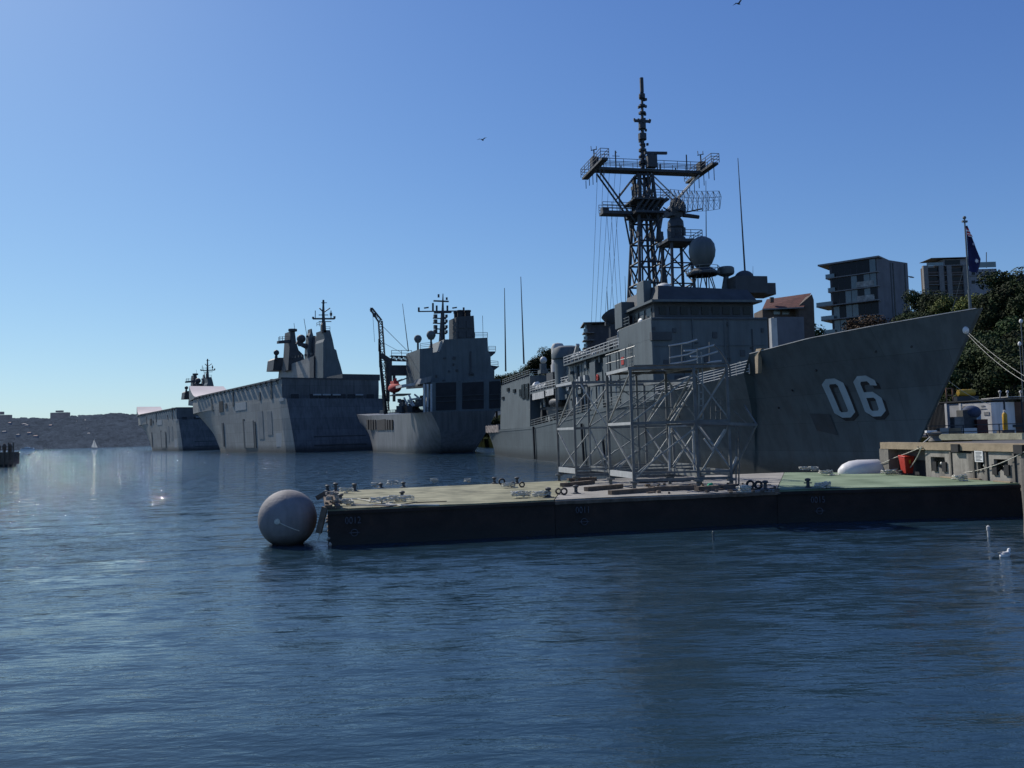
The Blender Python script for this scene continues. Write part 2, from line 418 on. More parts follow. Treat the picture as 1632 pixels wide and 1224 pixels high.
# funnel and casings
fp = FG.on(903, 590, 'y', 0); fx = 60.5; fy = FG.on(904, 575, 'x', 60.5).y; fs_ = FG.on(903, 553, 'x', 60.5).z-11.5-5.1
part(MB().lathe((fx,fy,11.5+fs_), [(1.9,-3),(2.0,3.2),(2.35,3.3),(2.4,3.9),(2.0,4.9),(1.3,5.2),(1.2,4.6)], 24), 'funnel', haze, smooth=True)
part(MB().box(64.8, 75, -4.2, 4.2, 11.5, 16.0), 'stack_casing', haze_dark, bevel=.1)
part(MB().bar(FG.on(911,588,'y',-5.0), FG.on(921,549,'y',-5.0), .5, .35), 'boat_boom', offwhite)
part(MB().path([FG.on(x, y, 'y', -4.6) for x, y in ((948,562),(945,566),(944,580),(950,583))], .22), 'air_pipe', white_p)
gy = FG.on(889, 556, 'x', 54).y
cw = part(MB().lathe((54,gy,12.2+FG.on(889,546,'x',54).z-17.3), [(1.2,-2),(1.2,1.5),(1.05,1.8),(1.05,4.4),(.8,4.9),(0,5.1)], 18), 'gun_dome', offwhite, smooth=True)
part(MB().box(52,56,gy-1.5,gy+1.5,11.5,14.0), 'gun_mount', haze_dark)
part(MB().ball(tuple(FG.on(866,574,'y',-3.5)), .62), 'satellite_dome', offwhite, smooth=True)
# block under the fire control dish, dish drum
part(MB().box(74.5, 86, -3.6, 3.6, 14.4, 17.0).box(77.5,82.5,-1.8,2.2,17.0,18.2), 'director_house', haze_dark, bevel=.05)
dc = FG.on(975, 507, 'y', -2)
part(MB().tube((dc.x,-2,16.9),(dc.x,-2,dc.z-.6),.55,.45).bar((dc.x,-3.0,dc.z-.8),(dc.x,-1.0,dc.z-.8),.5), 'director_pedestal', haze_dark)
part(MB().lathe((dc.x,-2,dc.z), [(0,-.9),(.55,-.85),(.7,-.4),(1.15,.35),(1.2,.8),(1.1,.8),(0,.55)], 20, (-.35,-.35,.75)), 'radar_dish', haze_dark, smooth=True)
for i in range(22):
    x = random.uniform(76, 97); y = random.uniform(-6.2,-4.4); s = random.uniform(.3,.9); part(MB().box(x,x+s,y,y+s,14.42 if x<88 else 16.5, (14.42 if x<88 else 16.5)+random.uniform(.4,1.3)), 'locker', haze)
part(MB().ball((93.5,-5.6,16.8),.8,.6,.45), 'canvas_cover', white_p, smooth=True)
part(MB().path([(85.5,-5.8,14.6),(85.5,-5.8,16.6),(86.6,-5.8,16.8),(87.4,-5.8,16.2)],.14).lathe((87,-5.8,15.2),[(0,-.7),(.4,-.6),(.4,.6),(0,.7)],12,(1,0,0)), 'crane_arm', offwhite, smooth=True)

# alternating pale doors, dark recesses and white fittings that break up the sunlit side
rdz = random.Random(21)
for i in range(26):
    x = 63+i*.98+rdz.uniform(-.2,.2); z = 7.2+rdz.choice([0,0,.2,3.4,3.6]); w_ = rdz.uniform(.5,.9); h_ = rdz.uniform(1.1,2.4)
    part(MB().box(x,x+w_,-6.1-rdz.uniform(.02,.7),-5.95,z,z+h_), rdz.choice(['side_door','recess','cabinet']), rdz.choice([offwhite,haze_dark,haze,haze_dark,rail_l]))
for i in range(18):
    x = 44+i*1.0; z = 6.2+rdz.choice([0,.4,2.6]); part(MB().box(x,x+rdz.uniform(.3,.8),-5.1-rdz.uniform(.1,.9),-4.95,z,z+rdz.uniform(.6,2.2)), rdz.choice(['cabinet','recess','door']), rdz.choice([haze,haze_dark,rail_l,black]))
for i in range(7):
    x = 70+i*3.3; part(MB().path([(x,-6.5,7.1),(x+.1,-6.75,9.3+rdz.random()),(x+.5,-6.7,9.9+rdz.random())],.09), 'hose_davit', rail_l)
for i in range(5):
    x = 66+i*4.6; part(MB().lathe((x,-6.75,10.9+.5*(i % 2)),[(.2,0),(.42,.02),(.42,.14),(.2,.16)],14,(0,-1,0)), 'life_ring', rail_l if i != 3 else red_pl)
# ---- bridge
FX = 98.9
br = part(MB().box(87, 97.6, -5.9, 5.9, 16.5, 18.25), 'bridge', haze_dark)
a = FG.on(1052, 507, 'x', 97.6); 
for i in range(9):
    y = -5.35+i*1.25
    part(MB().box(97.55, 97.68, y, y+.85, 17.0, 17.85), 'bridge_window', glass, br)
for i in range(4):
    x = 89.5+i*2; part(MB().box(x, x+1.3, -5.98,-5.85, 17.0, 17.85), 'bridge_window', glass, br)
part(MB().box(86.4, 98.6, -6.5, 6.5, 18.25, 18.5), 'bridge_roof', haze)
pr = part(MB().add([(86.8,-5.6,18.5),(98.0,-5.6,18.5),(98.0,6.2,18.5),(86.8,6.2,18.5),(87.2,-5.1,20.5),(97.0,-5.1,20.3),(97.0,5.6,19.9),(87.2,5.6,20.2)],
    [(3,2,1,0),(4,5,6,7),(0,1,5,4),(1,2,6,5),(2,3,7,6),(3,0,4,7)]), 'flag_deck_screen', haze_dark)
part(MB().box(87.5,90,-6.9,-4.9,16.6,19.6), 'signal_locker', haze, bevel=.05)
part(MB().box(93.0,95.2,-6.1,-5.2,18.6,21.2), 'signal_locker', haze, bevel=.05)
part(MB().ball((92.5,-2.6,20.6),1.3,1.0,.8), 'radome_cap', offwhite, smooth=True)
part(MB().rail([(88,-6.75,16.5),(92,-6.75,16.5)], 1.05, 3, .035, 1.3), 'wing_railing', haze)
# starboard face spots / lamps on the front face
for px, py in ((1042,526),(1075,530),(1110,548),(1160,520),(1162,575),(1198,556),(1215,530),(1225,585),(1090,575)):
    p = FG.on(px, py, 'x', FX); part(MB().cbox((FX+.05, p.y, p.z), .1, random.uniform(.2,.4), random.uniform(.2,.5)), 'bulkhead_fitting', haze_dark)
# cable runs, ladder, hand line and hatches on the forward bulkhead
part(MB().path([(FX+.08,-3.2,8.2),(FX+.08,-3.2,12.6),(FX+.08,-2.1,13.0),(FX+.08,-2.1,16.3)],.07), 'cable_run', haze)
part(MB().path([(FX+.08,4.9,8.2),(FX+.08,4.9,15.2)],.06), 'cable_run', haze_dark)
part(MB().bar((FX+.12,-6.6,13.4),(FX+.12,6.6,13.4),.05), 'hand_line', haze)
part(MB().bar((FX+.04,-6.8,16.3),(FX+.04,6.8,16.3),.12,.16), 'rain_gutter', haze_dark)
m = MB()
for i in range(17): m.bar((FX+.14,1.6,8.4+i*.46),(FX+.14,2.1,8.4+i*.46),.035)
m.bar((FX+.14,1.6,8.2),(FX+.14,1.6,16.4),.05); m.bar((FX+.14,2.1,8.2),(FX+.14,2.1,16.4),.05)
part(m, 'ladder', haze)
for y, z in ((-5.6,11.2),(-.9,11.6),(3.4,12.2),(5.6,10.4),(.2,14.2)):
    part(MB().box(FX, FX+.07, y, y+.55, z, z+.7), 'vent', haze_dark)
# doors on the front face at forecastle level
for y in (-4.4, 3.6):
    part(MB().box(FX, FX+.05, y, y+.9, 8.2, 10.2), 'door', haze_dark, fb)
part(MB().box(FX-.4,FX+.25,-6.9,-4.6,14.0,14.9), 'wing_platform', haze_dark)
# upper works to the right: box, round drum on a lit post, whips
p = FG.on(1197, 488, 'x', 94)
part(MB().box(91.5,94.5,p.y-2.1,p.y+2.0,20.0,22.0).ball((93,p.y-.2,22.0),1.2,1.1,.9).box(90.5,93.5,p.y+2.0,p.y+3.6,20.0,21.4), 'illuminator_house', haze_dark, bevel=.05)
p = FG.on(1156, 465, 'x', 92); q = FG.on(1157, 437, 'x', 92)
part(MB().tube((92,p.y,20.0),(92,q.y,q.z-.3),.62,.3,10), 'director_post', haze)
part(MB().lathe((92,q.y,q.z-.3),[(.35,0),(.9,.25),(1.0,.5),(.98,1.0),(.8,1.15),(0,1.2)],18), 'optical_director', haze, smooth=True)
# radome egg on a lattice stand
RX = 92.5
e = FG.on(1119, 402, 'x', RX)
part(MB().lathe((RX,e.y,e.z),[(0,-2.0),(.6,-1.92),(1.1,-1.4),(1.45,-.6),(1.56,.15),(1.45,.9),(1.1,1.45),(.55,1.78),(0,1.86)],28), 'radome', haze, smooth=True)
m = MB()
for k in range(8):
    t = k*math.pi/4; m.tube((RX+1.5*math.cos(t), e.y+1.5*math.sin(t), 20.2),(RX+.8*math.cos(t+.4), e.y+.8*math.sin(t+.4), e.z-2.2),.07,n=6)
m.lathe((RX,e.y,e.z-2.8),[(1.6,0),(1.9,.1),(1.9,.25),(1.2,.8),(.7,.9)],16)
part(m, 'radome_stand', mast_grey)
part(MB().rail([(RX+1.9*math.cos(k*math.pi/5), e.y+1.9*math.sin(k*math.pi/5), e.z-2.8) for k in range(11)],1.0,3,.025,2), 'railing', galv)

# ---- main lattice mast
MX = 81.0
base = [(MX-2.6,-2.3,14.4),(MX+2.6,-2.3,14.4),(MX+2.6,2.3,14.4),(MX-2.6,2.3,14.4)]
top = [(MX-.75,-.95,37.6),(MX+.95,-.95,37.6),(MX+.95,.95,37.6),(MX-.75,.95,37.6)]
m = MB(); lv = [0,.12,.25,.38,.5,.62,.74,.87,1]
def mp(k, t): return Vector(base[k]).lerp(Vector(top[k]), t)
for k in range(4): m.tube(base[k], top[k], .26, .2, 8)
for a, b in zip(lv, lv[1:]):
    for k in range(4):
        j = (k+1) % 4
        m.tube(mp(k,b), mp(j,b), .13, n=6)
        mid = (mp(k,a)+mp(j,a))/2
        m.tube(mp(k,b), mid, .11, n=6); m.tube(mp(j,b), mid, .11, n=6)
mast = part(m, 'lattice_mast', mast_grey)
part(MB().tube((MX+.3,.4,14.4),(MX+.1,.1,38),.2,n=8).tube((MX-.7,-.5,14.4),(MX-.3,-.2,38),.12,n=6).tube((MX+1.6,.9,20),(MX+.6,.4,38),.12,n=6), 'cable_trunk', mast_grey, mast)
# bright highlights are painted: pale colour on the right-hand yard stays
# platforms
def yard(z, ya, yb, w, name, ends=True):
    part(MB().box(MX-w/2, MX+w/2, ya, yb, z+.2, z+.5).box(MX-w/2+.1, MX+w/2-.1, ya, yb, z+.51, z+.57), name, mast_grey, mast)
UZ = FG.on(1030, 277, 'x', MX).z-.1
yl = FG.on(948, 284, 'x', MX).y; yr = FG.on(1118, 283, 'x', MX).y
yard(UZ, yl, yr, 1.6, 'upper_yard')
for y, s in ((yl, -1), (yr, 1)):
    part(MB().box(MX-4.2, MX+4.2, y-.42, y+.42, UZ+.32, UZ+.6), 'end_platform', mast_grey, mast)
    r = MB().rail([(MX-4.2,y-.55,UZ+.6),(MX+4.2,y-.55,UZ+.6),(MX+4.2,y+.55,UZ+.6),(MX-4.2,y+.55,UZ+.6),(MX-4.2,y-.55,UZ+.6)],1.15,3,.03,1.5)
    part(r, 'mast_railing', mast_grey, mast)
    for i in range(6):
        x = MX-3.8+i*1.5; part(MB().tube((x,y,UZ+.1),(x,y,UZ-random.uniform(.9,1.8)),.05,n=5), 'drop_aerial', mast_grey, mast)
    part(MB().tube((MX,y,UZ+.6),(MX,y,UZ+3.0),.09).bar((MX-.3,y-.3,UZ+3.0),(MX+.3,y+.3,UZ+3.0),.09).bar((MX,y-.35,UZ+3.0),(MX-.1,y-.35,UZ+3.5),.07).bar((MX,y+.35,UZ+3.0),(MX,y+.35,UZ+3.5),.07), 'anemometer', mast_grey, mast)
    part(MB().cbox((MX,y,UZ+.6),1.3,.8,1.3), 'equipment_box', mast_grey, mast)
    # stays from the yard down to the mast
    st = MB()
    for dx in (-.55,.55):
        st.tube((MX+dx,y*.93,UZ),(MX+dx,s*1.4,UZ-6.6),.13,n=8); st.tube((MX+dx,y*.5+s*.3,UZ-3.3),(MX+dx,s*.9,UZ),.09,n=6)
    part(st, 'yard_stay', rail_l if s > 0 else mast_grey, mast)  # pale colour paints sunlight on the right-hand stays
part(MB().rail([(MX-.8,yl,UZ+.6),(MX-.8,yr,UZ+.6)],1.1,3,.03,1.8).rail([(MX+.8,yl,UZ+.6),(MX+.8,yr,UZ+.6)],1.1,3,.03,1.8), 'mast_railing', mast_grey, mast)
for px, h in ((982,2.4),(1095,2.3),(1048,1.0),(1053,.9),(990,.5),(1077,.5)):
    y = FG.on(px, 275, 'x', MX).y; part(MB().tube((MX,y,UZ+.6),(MX,y,UZ+.6+h),.09,n=6), 'whip_aerial', mast_grey, mast)
m = MB(); y = FG.on(982,260,'x',MX).y; m.bar((MX,y-.5,UZ+2.3),(MX,y+.5,UZ+2.3),.06); m.bar((MX-.4,y,UZ+2.7),(MX+.4,y,UZ+2.7),.06)
part(m, 'cross_aerial', mast_grey, mast)
LZ = FG.on(1010, 345, 'x', MX).z
ylo = FG.on(958, 342, 'x', MX).y; yro = FG.on(1062, 345, 'x', MX).y
part(MB().box(MX-.8,MX+.8,ylo,yro,LZ+.1,LZ+.5).box(MX-2.2,MX+2.2,-2,2,LZ,LZ+.3), 'lower_yard', mast_grey, mast)
part(MB().rail([(MX+.8,ylo,LZ+.5),(MX+.8,-1,LZ+.5)],1.1,3,.03,1.2).rail([(MX-.8,ylo,LZ+.5),(MX-.8,-1,LZ+.5)],1.1,3,.03,1.2), 'mast_railing', mast_grey, mast)
part(MB().tube((MX,ylo+2.6,LZ+.5),(MX,ylo+2.6,LZ+3.0),.08,n=6).cbox((MX,ylo+.5,LZ+.5),.9,.9,.5), 'whip_aerial', mast_grey, mast)
part(MB().tube((MX,ylo+3.2,LZ),(MX-1.2,-1.7,LZ-3.4),.12).tube((MX+.6,yro-.8,LZ),(MX+1.3,1.2,LZ-3.6),.12), 'yard_stay', mast_grey, mast)
# cluttered middle platforms and cable loops
for i in range(44):
    t = random.uniform(.62,.99); a = mp(random.randrange(4), t); s = random.uniform(.2,.6)
    part(MB().cbox(a, s, s, random.uniform(.3,.9), random.random()), 'mast_equipment', mast_grey, mast)
for i in range(5):
    y = -1.4+i*.75; part(MB().tube((MX+1.6,y-.3,LZ+.5),(MX+2.2,y+.7,LZ+2.0),.17,n=6), 'whip_base', mast_grey, mast)
part(MB().rail([(MX+2.3,-2.2,LZ+1.9),(MX+2.3,2.6,LZ+1.9),(MX-2,2.6,LZ+1.9)],1.1,3,.03,1).box(MX-1.9,MX+2.3,-2.2,2.6,LZ+1.7,LZ+1.9), 'mast_railing', mast_grey, mast)
part(MB().path([Vector((MX+1.3+.4*math.sin(i*.9), 1.6+.35*math.cos(i*1.3), 33-i*1.1)) for i in range(14)],.1), 'cable_loop', mast_grey, mast)
# pole topmast with stacked aerials
tp = FG.on(1023, 128, 'x', MX)
m = MB(); z0 = UZ+.6; H = tp.z-z0; yb = 0.0
def tm(f): return Vector((MX, yb + (tp.y-yb)*f, z0+H*f))
m.tube(tm(0), tm(.35), .3, .25, 10); m.tube(tm(.35), tm(.72), .24, .18, 10); m.tube(tm(.72), tm(1), .18, .16, 10)
for f, r, h in ((.06,.5,.5),(.14,.42,.35),(.20,.52,.4),(.27,.4,.3),(.33,.56,.9),(.45,.5,1.0),(.53,.45,.4),(.62,.5,.3),(.70,.44,.35),(.79,.42,.7)):
    p = tm(f); m.lathe(p, [(.05,0),(r,.05),(r,h-.05),(.05,h)], 10)
    for k in range(3): m.cbox(p+Vector((random.uniform(-.5,.5), random.uniform(-.55,.55), random.uniform(-.3,.3))), .25,.25,.3)
p = tm(.535); m.bar(p+Vector((0,-1.1,.1)), p+Vector((0,1.0,.1)), .3, .3); m.bar(p+Vector((0,-1.1,.1)), p+Vector((0,-1.1,.4)), .2); m.bar(p+Vector((0,.95,-.05)), p+Vector((0,1.05,.35)), .35)
p = tm(.86); m.lathe(p, [(.24,0),(.26,.1),(.26,2.0),(.0,2.1)], 10)
part(m, 'topmast', mast_grey, mast)
part(MB().tube((MX+1.1,.6,UZ+.6),(MX+1.1,.9,UZ+2.4),.28).bar((MX+1.1,-.1,UZ+2.5),(MX+1.1,3.0,UZ+2.6),.3,.32).cbox((MX+1.1,.8,UZ+.6),.9,1.3,1.6), 'navigation_radar', mast_grey, mast)
# halyards
m = MB()
for i in range(5):
    m.tube((MX,yl+.4+i*.8,UZ),(MX-6+i,-6.2+i*.25,14.6),.022,n=4)
for i in range(3):
    m.tube((MX,ylo+.8+i*.6,LZ),(MX+2,-5.2+i*.5,14.6),.022,n=4)
part(m, 'halyard', mast_grey, mast)

# ---- second tower with air search antenna
TX = 88.5
t0 = FG.on(1078, 452, 'x', TX); t1 = FG.on(1078, 390, 'x', TX); cy = t1.y
m = MB(); b4 = [(-1.7,-1.5),(1.7,-1.5),(1.7,1.5),(-1.7,1.5)]
zt2 = t1.z
for k in range(4):
    x, y = b4[k]; x2, y2 = b4[(k+1) % 4]
    m.tube((TX+x,cy+y,18.5),(TX+x*.8,cy+y*.8,zt2),.2,n=8)
    for a, b in ((.1,.4),(.4,.7),(.7,1)):
        f = lambda t, X, Y: Vector((TX+X*(1-.2*t), cy+Y*(1-.2*t), 18.5+(zt2-18.5)*t))
        m.tube(f(a,x,y), f(b,x2,y2), .09, n=6); m.tube(f(b,x,y), f(b,x2,y2), .09, n=6)
tw = part(m, 'radar_tower', mast_grey)
part(MB().box(TX-1.9,TX+1.9,cy-1.9,cy+1.7,zt2,zt2+.35), 'tower_platform', mast_grey, tw)
part(MB().rail([(TX+1.8,cy-1.8,zt2+.35),(TX+1.8,cy+2.6,zt2+.35),(TX-1.8,cy+2.6,zt2+.35)],1.1,3,.03,1.2).box(TX+.6,TX+1.9,cy+1.7,cy+2.7,zt2,zt2+.2), 'mast_railing', mast_grey, tw)
ap = FG.on(1100, 325, 'x', TX)
part(MB().lathe((TX,cy,zt2+.35),[(1.2,0),(1.1,.5),(.75,.7),(.8,1.6),(1.0,1.8),(.95,2.5),(.65,2.9),(.65,3.6),(.4,4.0),(0,4.1)],12).cbox((TX,cy-.2,zt2+3.4),1.4,1.7,.9,.3).cbox((TX+.6,cy-.9,zt2+.35),.7,.6,1.5,.3).cbox((TX-.3,cy+.9,zt2+1.2),.8,.6,1.0,.7).cbox((TX+.3,cy+.5,zt2+4.0),1.0,1.2,.9,.6).tube((TX,cy+1.0,zt2+3.7),(TX,cy+3.1,zt2+3.5),.28,.24).ball((TX-.2,cy+.3,zt2+5.1),.8), 'antenna_pedestal', mast_grey, tw)
m = MB()
ya = FG.on(1058, 325, 'x', TX).y; ybb = FG.on(1134, 320, 'x', TX).y; zc = ap.z
nn = 10
def ant(i, j, k):
    y = ya+(ybb-ya)*i/nn; u = (i/nn-.5)*2
    return Vector((TX+1.2+.9*u*u+(.5 if k else 0), y, zc+(j-1)*1.25*(1-.12*u*u) + (.25 if k else 0)))
for i in range(nn+1):
    for j in range(2): m.bar(ant(i,j,0), ant(i,j+1,0), .04)
    m.bar(ant(i,0,0), ant(i,1,1), .05); m.bar(ant(i,2,0), ant(i,1,1), .05)
    if i < nn:
        for j in range(3): m.bar(ant(i,j,0), ant(i+1,j,0), .035)
        m.bar(ant(i,1,1), ant(i+1,1,1), .045)
        for j in range(2): m.bar(ant(i,j,0), ant(i+1,j+1,0), .03); m.bar(ant(i,j+1,0), ant(i+1,j,0), .03)
part(m, 'search_antenna', mast_grey, tw)
part(MB().tube((TX+.6,cy+1,zc),(TX,cy,zt2+4.4),.16).tube((TX+1.2,cy-2.0,zc-.9),(TX,cy-.3,zt2+3.8),.09).tube((TX+1.2,cy+3.0,zc-.9),(TX,cy+.3,zt2+3.8),.09), 'antenna_arm', mast_grey, tw)
# ---- tall whips
def whip(px0, py0, px1, py1, ax, v, r=.08, name='whip_aerial'):
    a = FG.on(px0, py0, ax, v); b = FG.on(px1, py1, ax, v)
    part(MB().tube(a, b, r*1.3, r*.45, 8), name, mast_grey)
whip(1188,445,1176,252,'x',92,.09); whip(1126,462,1125,288,'x',90,.07)
whip(806,592,804,459,'x',22,.13); whip(835,580,830,441,'x',30,.13)
whip(969,496,967,457,'x',76,.05); whip(998,502,996,440,'x',78,.05)
whip(1200,450,1200,424,'x',92,.03)
# ---- forecastle railings and gear
pts = []
for i in range(11):
    x = 99+i*1.86; z = lerp_tab(DK, x); pts.append(Vector((x, shell_y(x, z)+.12, z)))
part(MB().rail(pts, 1.15, 5, .03, 1.7, .035), 'forecastle_railing', rail_l)
pts = [Vector((p.x, -p.y, p.z)) for p in pts]
part(MB().rail(pts, 1.15, 5, .03, 1.7, .035), 'forecastle_railing', rail_l)
for x in (100.5, 103, 108, 111.5): 
    z = lerp_tab(DK, x); m = MB(); m.lathe((x,-5.6 if x<106 else -5.1,z),[(.3,0),(.25,.5),(.36,.6),(.36,.75),(0,.8)],10); part(m, 'bollard', haze_dark)
part(MB().lathe((106,0,8.2),[(1.7,0),(1.7,.5),(1.5,.7),(0,.8)],20).box(105.6,106.4,-.5,.5,9.0,11.0), 'launcher', haze)
p = FG.on(1234, 522, 'x', 112)
part(MB().box(111.6,112.0,p.y-.3,p.y+.3,lerp_tab(DK,112),p.z+.9), 'breakwater_post', offwhite)
a = pts[-1]
bb = shell_y(118.3, 9)
part(MB().prism([(118.7,bb-.05,8.9),(118.7,bb-.05,10.5),(119.0,bb-.05,10.95),(119.9,bb-.05,10.9),(119.3,bb-.05,10.5),(119.1,bb-.05,8.9)],(0,.35,0)), 'bulwark_end', conc_tan)  # tan colour stands in for sunlight on the plate edge
# canvas at the transom
m = MB(); vs = []; n = 14
for i in range(n+1):
    for j in range(5):
        y = -6.2+i*.35; vs.append((-1.6+.12*math.sin(i*2.1+j), y, 5.2+1.5*(j/4)+.1*math.sin(i*1.2)))
m.add(vs, [(i*5+j,(i+1)*5+j,(i+1)*5+j+1,i*5+j+1) for i in range(n) for j in range(4)])
part(m, 'stern_netting', mat('faded_net_cloth',(.20,.17,.16),.9,var=.8,scale=1.6), smooth=True)
vs = [( -1.4+i*.9+.02*math.sin(i), -6.75-.06*math.sin(i*2.2), 5.1+z+.1*math.sin(i*1.9)) for i in range(18) for z in (-.2,.5,1.3)]
part(MB().add(vs,[(i*3+j,(i+1)*3+j,(i+1)*3+j+1,i*3+j+1) for i in range(16) for j in (0,1)]), 'stern_netting', mat('faded_net_cloth',(.34,.31,.30)), smooth=True)
# jackstaff and furled-down flag on it
js0 = Vector((136.7,0,11.3)); js1 = FG.on(1537,347,'x',136.7)
part(MB().tube(js0, js1, .06,.045).ball(tuple(js1),.11).bar(js1+Vector((0,-.18,-.25)),js1+Vector((0,.18,-.25)),.12).tube(js0,js0+Vector((0,0,1.6)),.09), 'jackstaff', haze)
part(MB().tube(js0+Vector((-1.8,0,.1)), js0.lerp(js1,.6), .02,n=4), 'staff_stay', galv)
# ---- flag hanging from the jackstaff (a thing of its own)
flw = [FG.on(x, y, 'x', 136.7) for x, y in ((1540,360),(1548,378),(1557,398),(1565,413),(1562,428),(1559,436),(1552,436),(1546,432))]
navy = mat('navy_flag_cloth', (.012,.016,.075), .85, var=.2, scale=3)
flagr = empty('flag', FG.to_world(136.7, 0, 0), FG.th, 'navy flag with white star and red striped corner drooping from the bow staff', 'flag')
def cloth_sheet(left, right, nu, nv, amp, ph=0):
    """left,right: functions t->(y,z)"""
    vs = []
    for i in range(nv+1):
        t = i/nv; a = left(t); b = right(t)
        for j in range(nu+1):
            u = j/nu; vs.append((.0+amp*math.sin(u*9+ph+t*2)*u*(1-.3*u), a[0]+(b[0]-a[0])*u, a[1]+(b[1]-a[1])*u))
    return vs, [(i*(nu+1)+j, i*(nu+1)+j+1, (i+1)*(nu+1)+j+1, (i+1)*(nu+1)+j) for i in range(nv) for j in range(nu)]
yz = [(p.y, p.z) for p in flw]
rt = [(0,)+yz[0],(.2,)+yz[1],(.45,)+yz[2],(.68,)+yz[3],(.85,)+yz[4],(1,)+yz[5]]
def rgt(t):
    for a, b in zip(rt, rt[1:]):
        if t <= b[0]: f = (t-a[0])/(b[0]-a[0]); return (a[1]+(b[1]-a[1])*f, a[2]+(b[2]-a[2])*f)
    return rt[-1][1:]
zs0 = yz[0][1]; zs1 = yz[-1][1]
def lft(t):
    z = zs0+(zs1-zs0)*t; f = (z-js0.z)/(js1.z-js0.z); return (js0.y+(js1.y-js0.y)*f+.08, z)
vs, fs = cloth_sheet(lft, rgt, 14, 18, .16)
MB().add(vs, fs).build('cloth', navy, flagr, smooth=True)
def on_flag(px, py): 
    p = FG.on(px, py, 'x', 136.9); return p
m = MB()
for i, (x, y) in enumerate(((1541,364),(1542,369),(1543,373))):
    p = on_flag(x, y); m.add([((.24),p.y-.08,p.z),((.24),p.y+.12+.06*i,p.z-.05),((.24),p.y+.12+.06*i,p.z-.14),((.24),p.y-.08,p.z-.10)],[(0,1,2,3)])
m.build('red_stripe', mat('flag_red',(.45,.03,.03),.8), flagr)
m = MB()
for i, (x, y) in enumerate(((1541,366.5),(1542,371.5),(1544,375))):
    p = on_flag(x, y); m.add([((.24),p.y-.08,p.z),((.24),p.y+.14+.06*i,p.z-.05),((.24),p.y+.14+.06*i,p.z-.12),((.24),p.y-.08,p.z-.08)],[(0,1,2,3)])
m.build('white_stripe', white_p, flagr)
def star(c, r, n=7):
    vs = []
    for i in range(2*n):
        a = math.pi*i/n; q = r if i % 2 == 0 else r*.5
        vs.append(((.24), c.y+q*math.cos(a), c.z+q*math.sin(a)))
    return MB().add(vs, [tuple(range(2*n))])
star(on_flag(1556,416), .17).build('star', white_p, flagr)
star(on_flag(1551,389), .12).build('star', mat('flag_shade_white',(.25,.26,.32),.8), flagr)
# rat guard and mooring lines from the bow
g = FG.on(1541, 527, 'y', 0); gw = FG.to_world(g.x+.2, -.25, g.z)
o = MB().ball((0,0,0), .2, .2, .25, 16, 10).build('mooring_float', white_p, smooth=True); o.location = gw
tag(o, 'white ball float where the mooring lines leave the bow of the warship', 'float')
def rope(name, pts, r, label, m=rope_m, group='mooring ropes'):
    o = MB().path(pts, r, 6).build(name, m, smooth=True); tag(o, label, 'rope', group); return o
def sag(a, b, s, n=14):
    a = Vector(a); b = Vector(b); return [a.lerp(b, i/n)-Vector((0,0,s*4*(i/n)*(1-i/n))) for i in range(n+1)]
g2 = at_depth(1660, 615, 47)
rope('mooring_rope', sag(gw, g2, .25), .011, 'upper of two thin lines running from the bow float to the quay')
rope('mooring_rope', sag(gw+Vector((0,0,-.15)), at_depth(1660, 622, 46), .4), .011, 'lower of two thin lines running from the bow float to the quay')
rope('mooring_rope', sag(at_depth(1512,607,56.5), at_depth(1580,645,58), .2), .014, 'thin line sloping off the stem towards the white quay shed')

# ================================================================== AMPHIBIOUS CARRIERS
LH = Frame(-67.2, 320.9, 123.3)
KB = 1.25
lh = ship('carrier', LH, 'nearer of two high slab sided grey carriers, its dark stern towards the supply ship', 'warship', 'flat top carriers moored in line')
rows = []
Z = [-1.5, 1.5, 5, 9, 13, 17, 20, 20.01, 24, 27.6]
LC = 169.0
for i in range(41):
    s = i/40; r = []
    for z in Z:
        up = max(0, min(1, z/20)); top = z > 20
        xs = 4.5 if top else -4.5+4.5*up
        xe = (LC-22 + 22*min(1,max(0,z)/20)) + (0 if not top else 3)
        x = xs + (xe-xs)*s
        bw = lerp_tab([(0,14.2),(.05,15),(.6,15),(.75,12.5),(.9,6),(1,.5)], s); bd = lerp_tab([(0,15.7),(.6,16),(.8,15.6),(.92,14.0),(1,11.5)], s)
        y = bw + (bd-bw)*(min(1, max(0,z)/22)**1.15)
        r.append((x, KB*(y if not top else max(y, bd-.15)), z))
    rows.append(r)
_l = loft(rows, False); _n = 2*len(rows[0]); _l.f.append(tuple(range(40*_n, 41*_n))); h = _l.build('hull', haze_big, lh)
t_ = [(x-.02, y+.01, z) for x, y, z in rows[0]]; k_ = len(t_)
MB().add([p for q in t_ for p in (q, (q[0], -q[1], q[2]))], [(2*i, 2*i+1, 2*i+3, 2*i+2) for i in range(k_-1)]).build('transom', carrier_shaded, lh)  # stern face closed with the darker grey that paints its shade
# flight deck lip
dk = MB()
P = [(4.3,16.0),(135,16.2),(LC+3,12.0),(LC+3,-12.0),(135,-16.2),(4.3,-16.0)]
dk.prism([(x,KB*y,27.6) for x,y in P],(0,0,.5)); dk.build('flight_deck', haze_dark, lh)
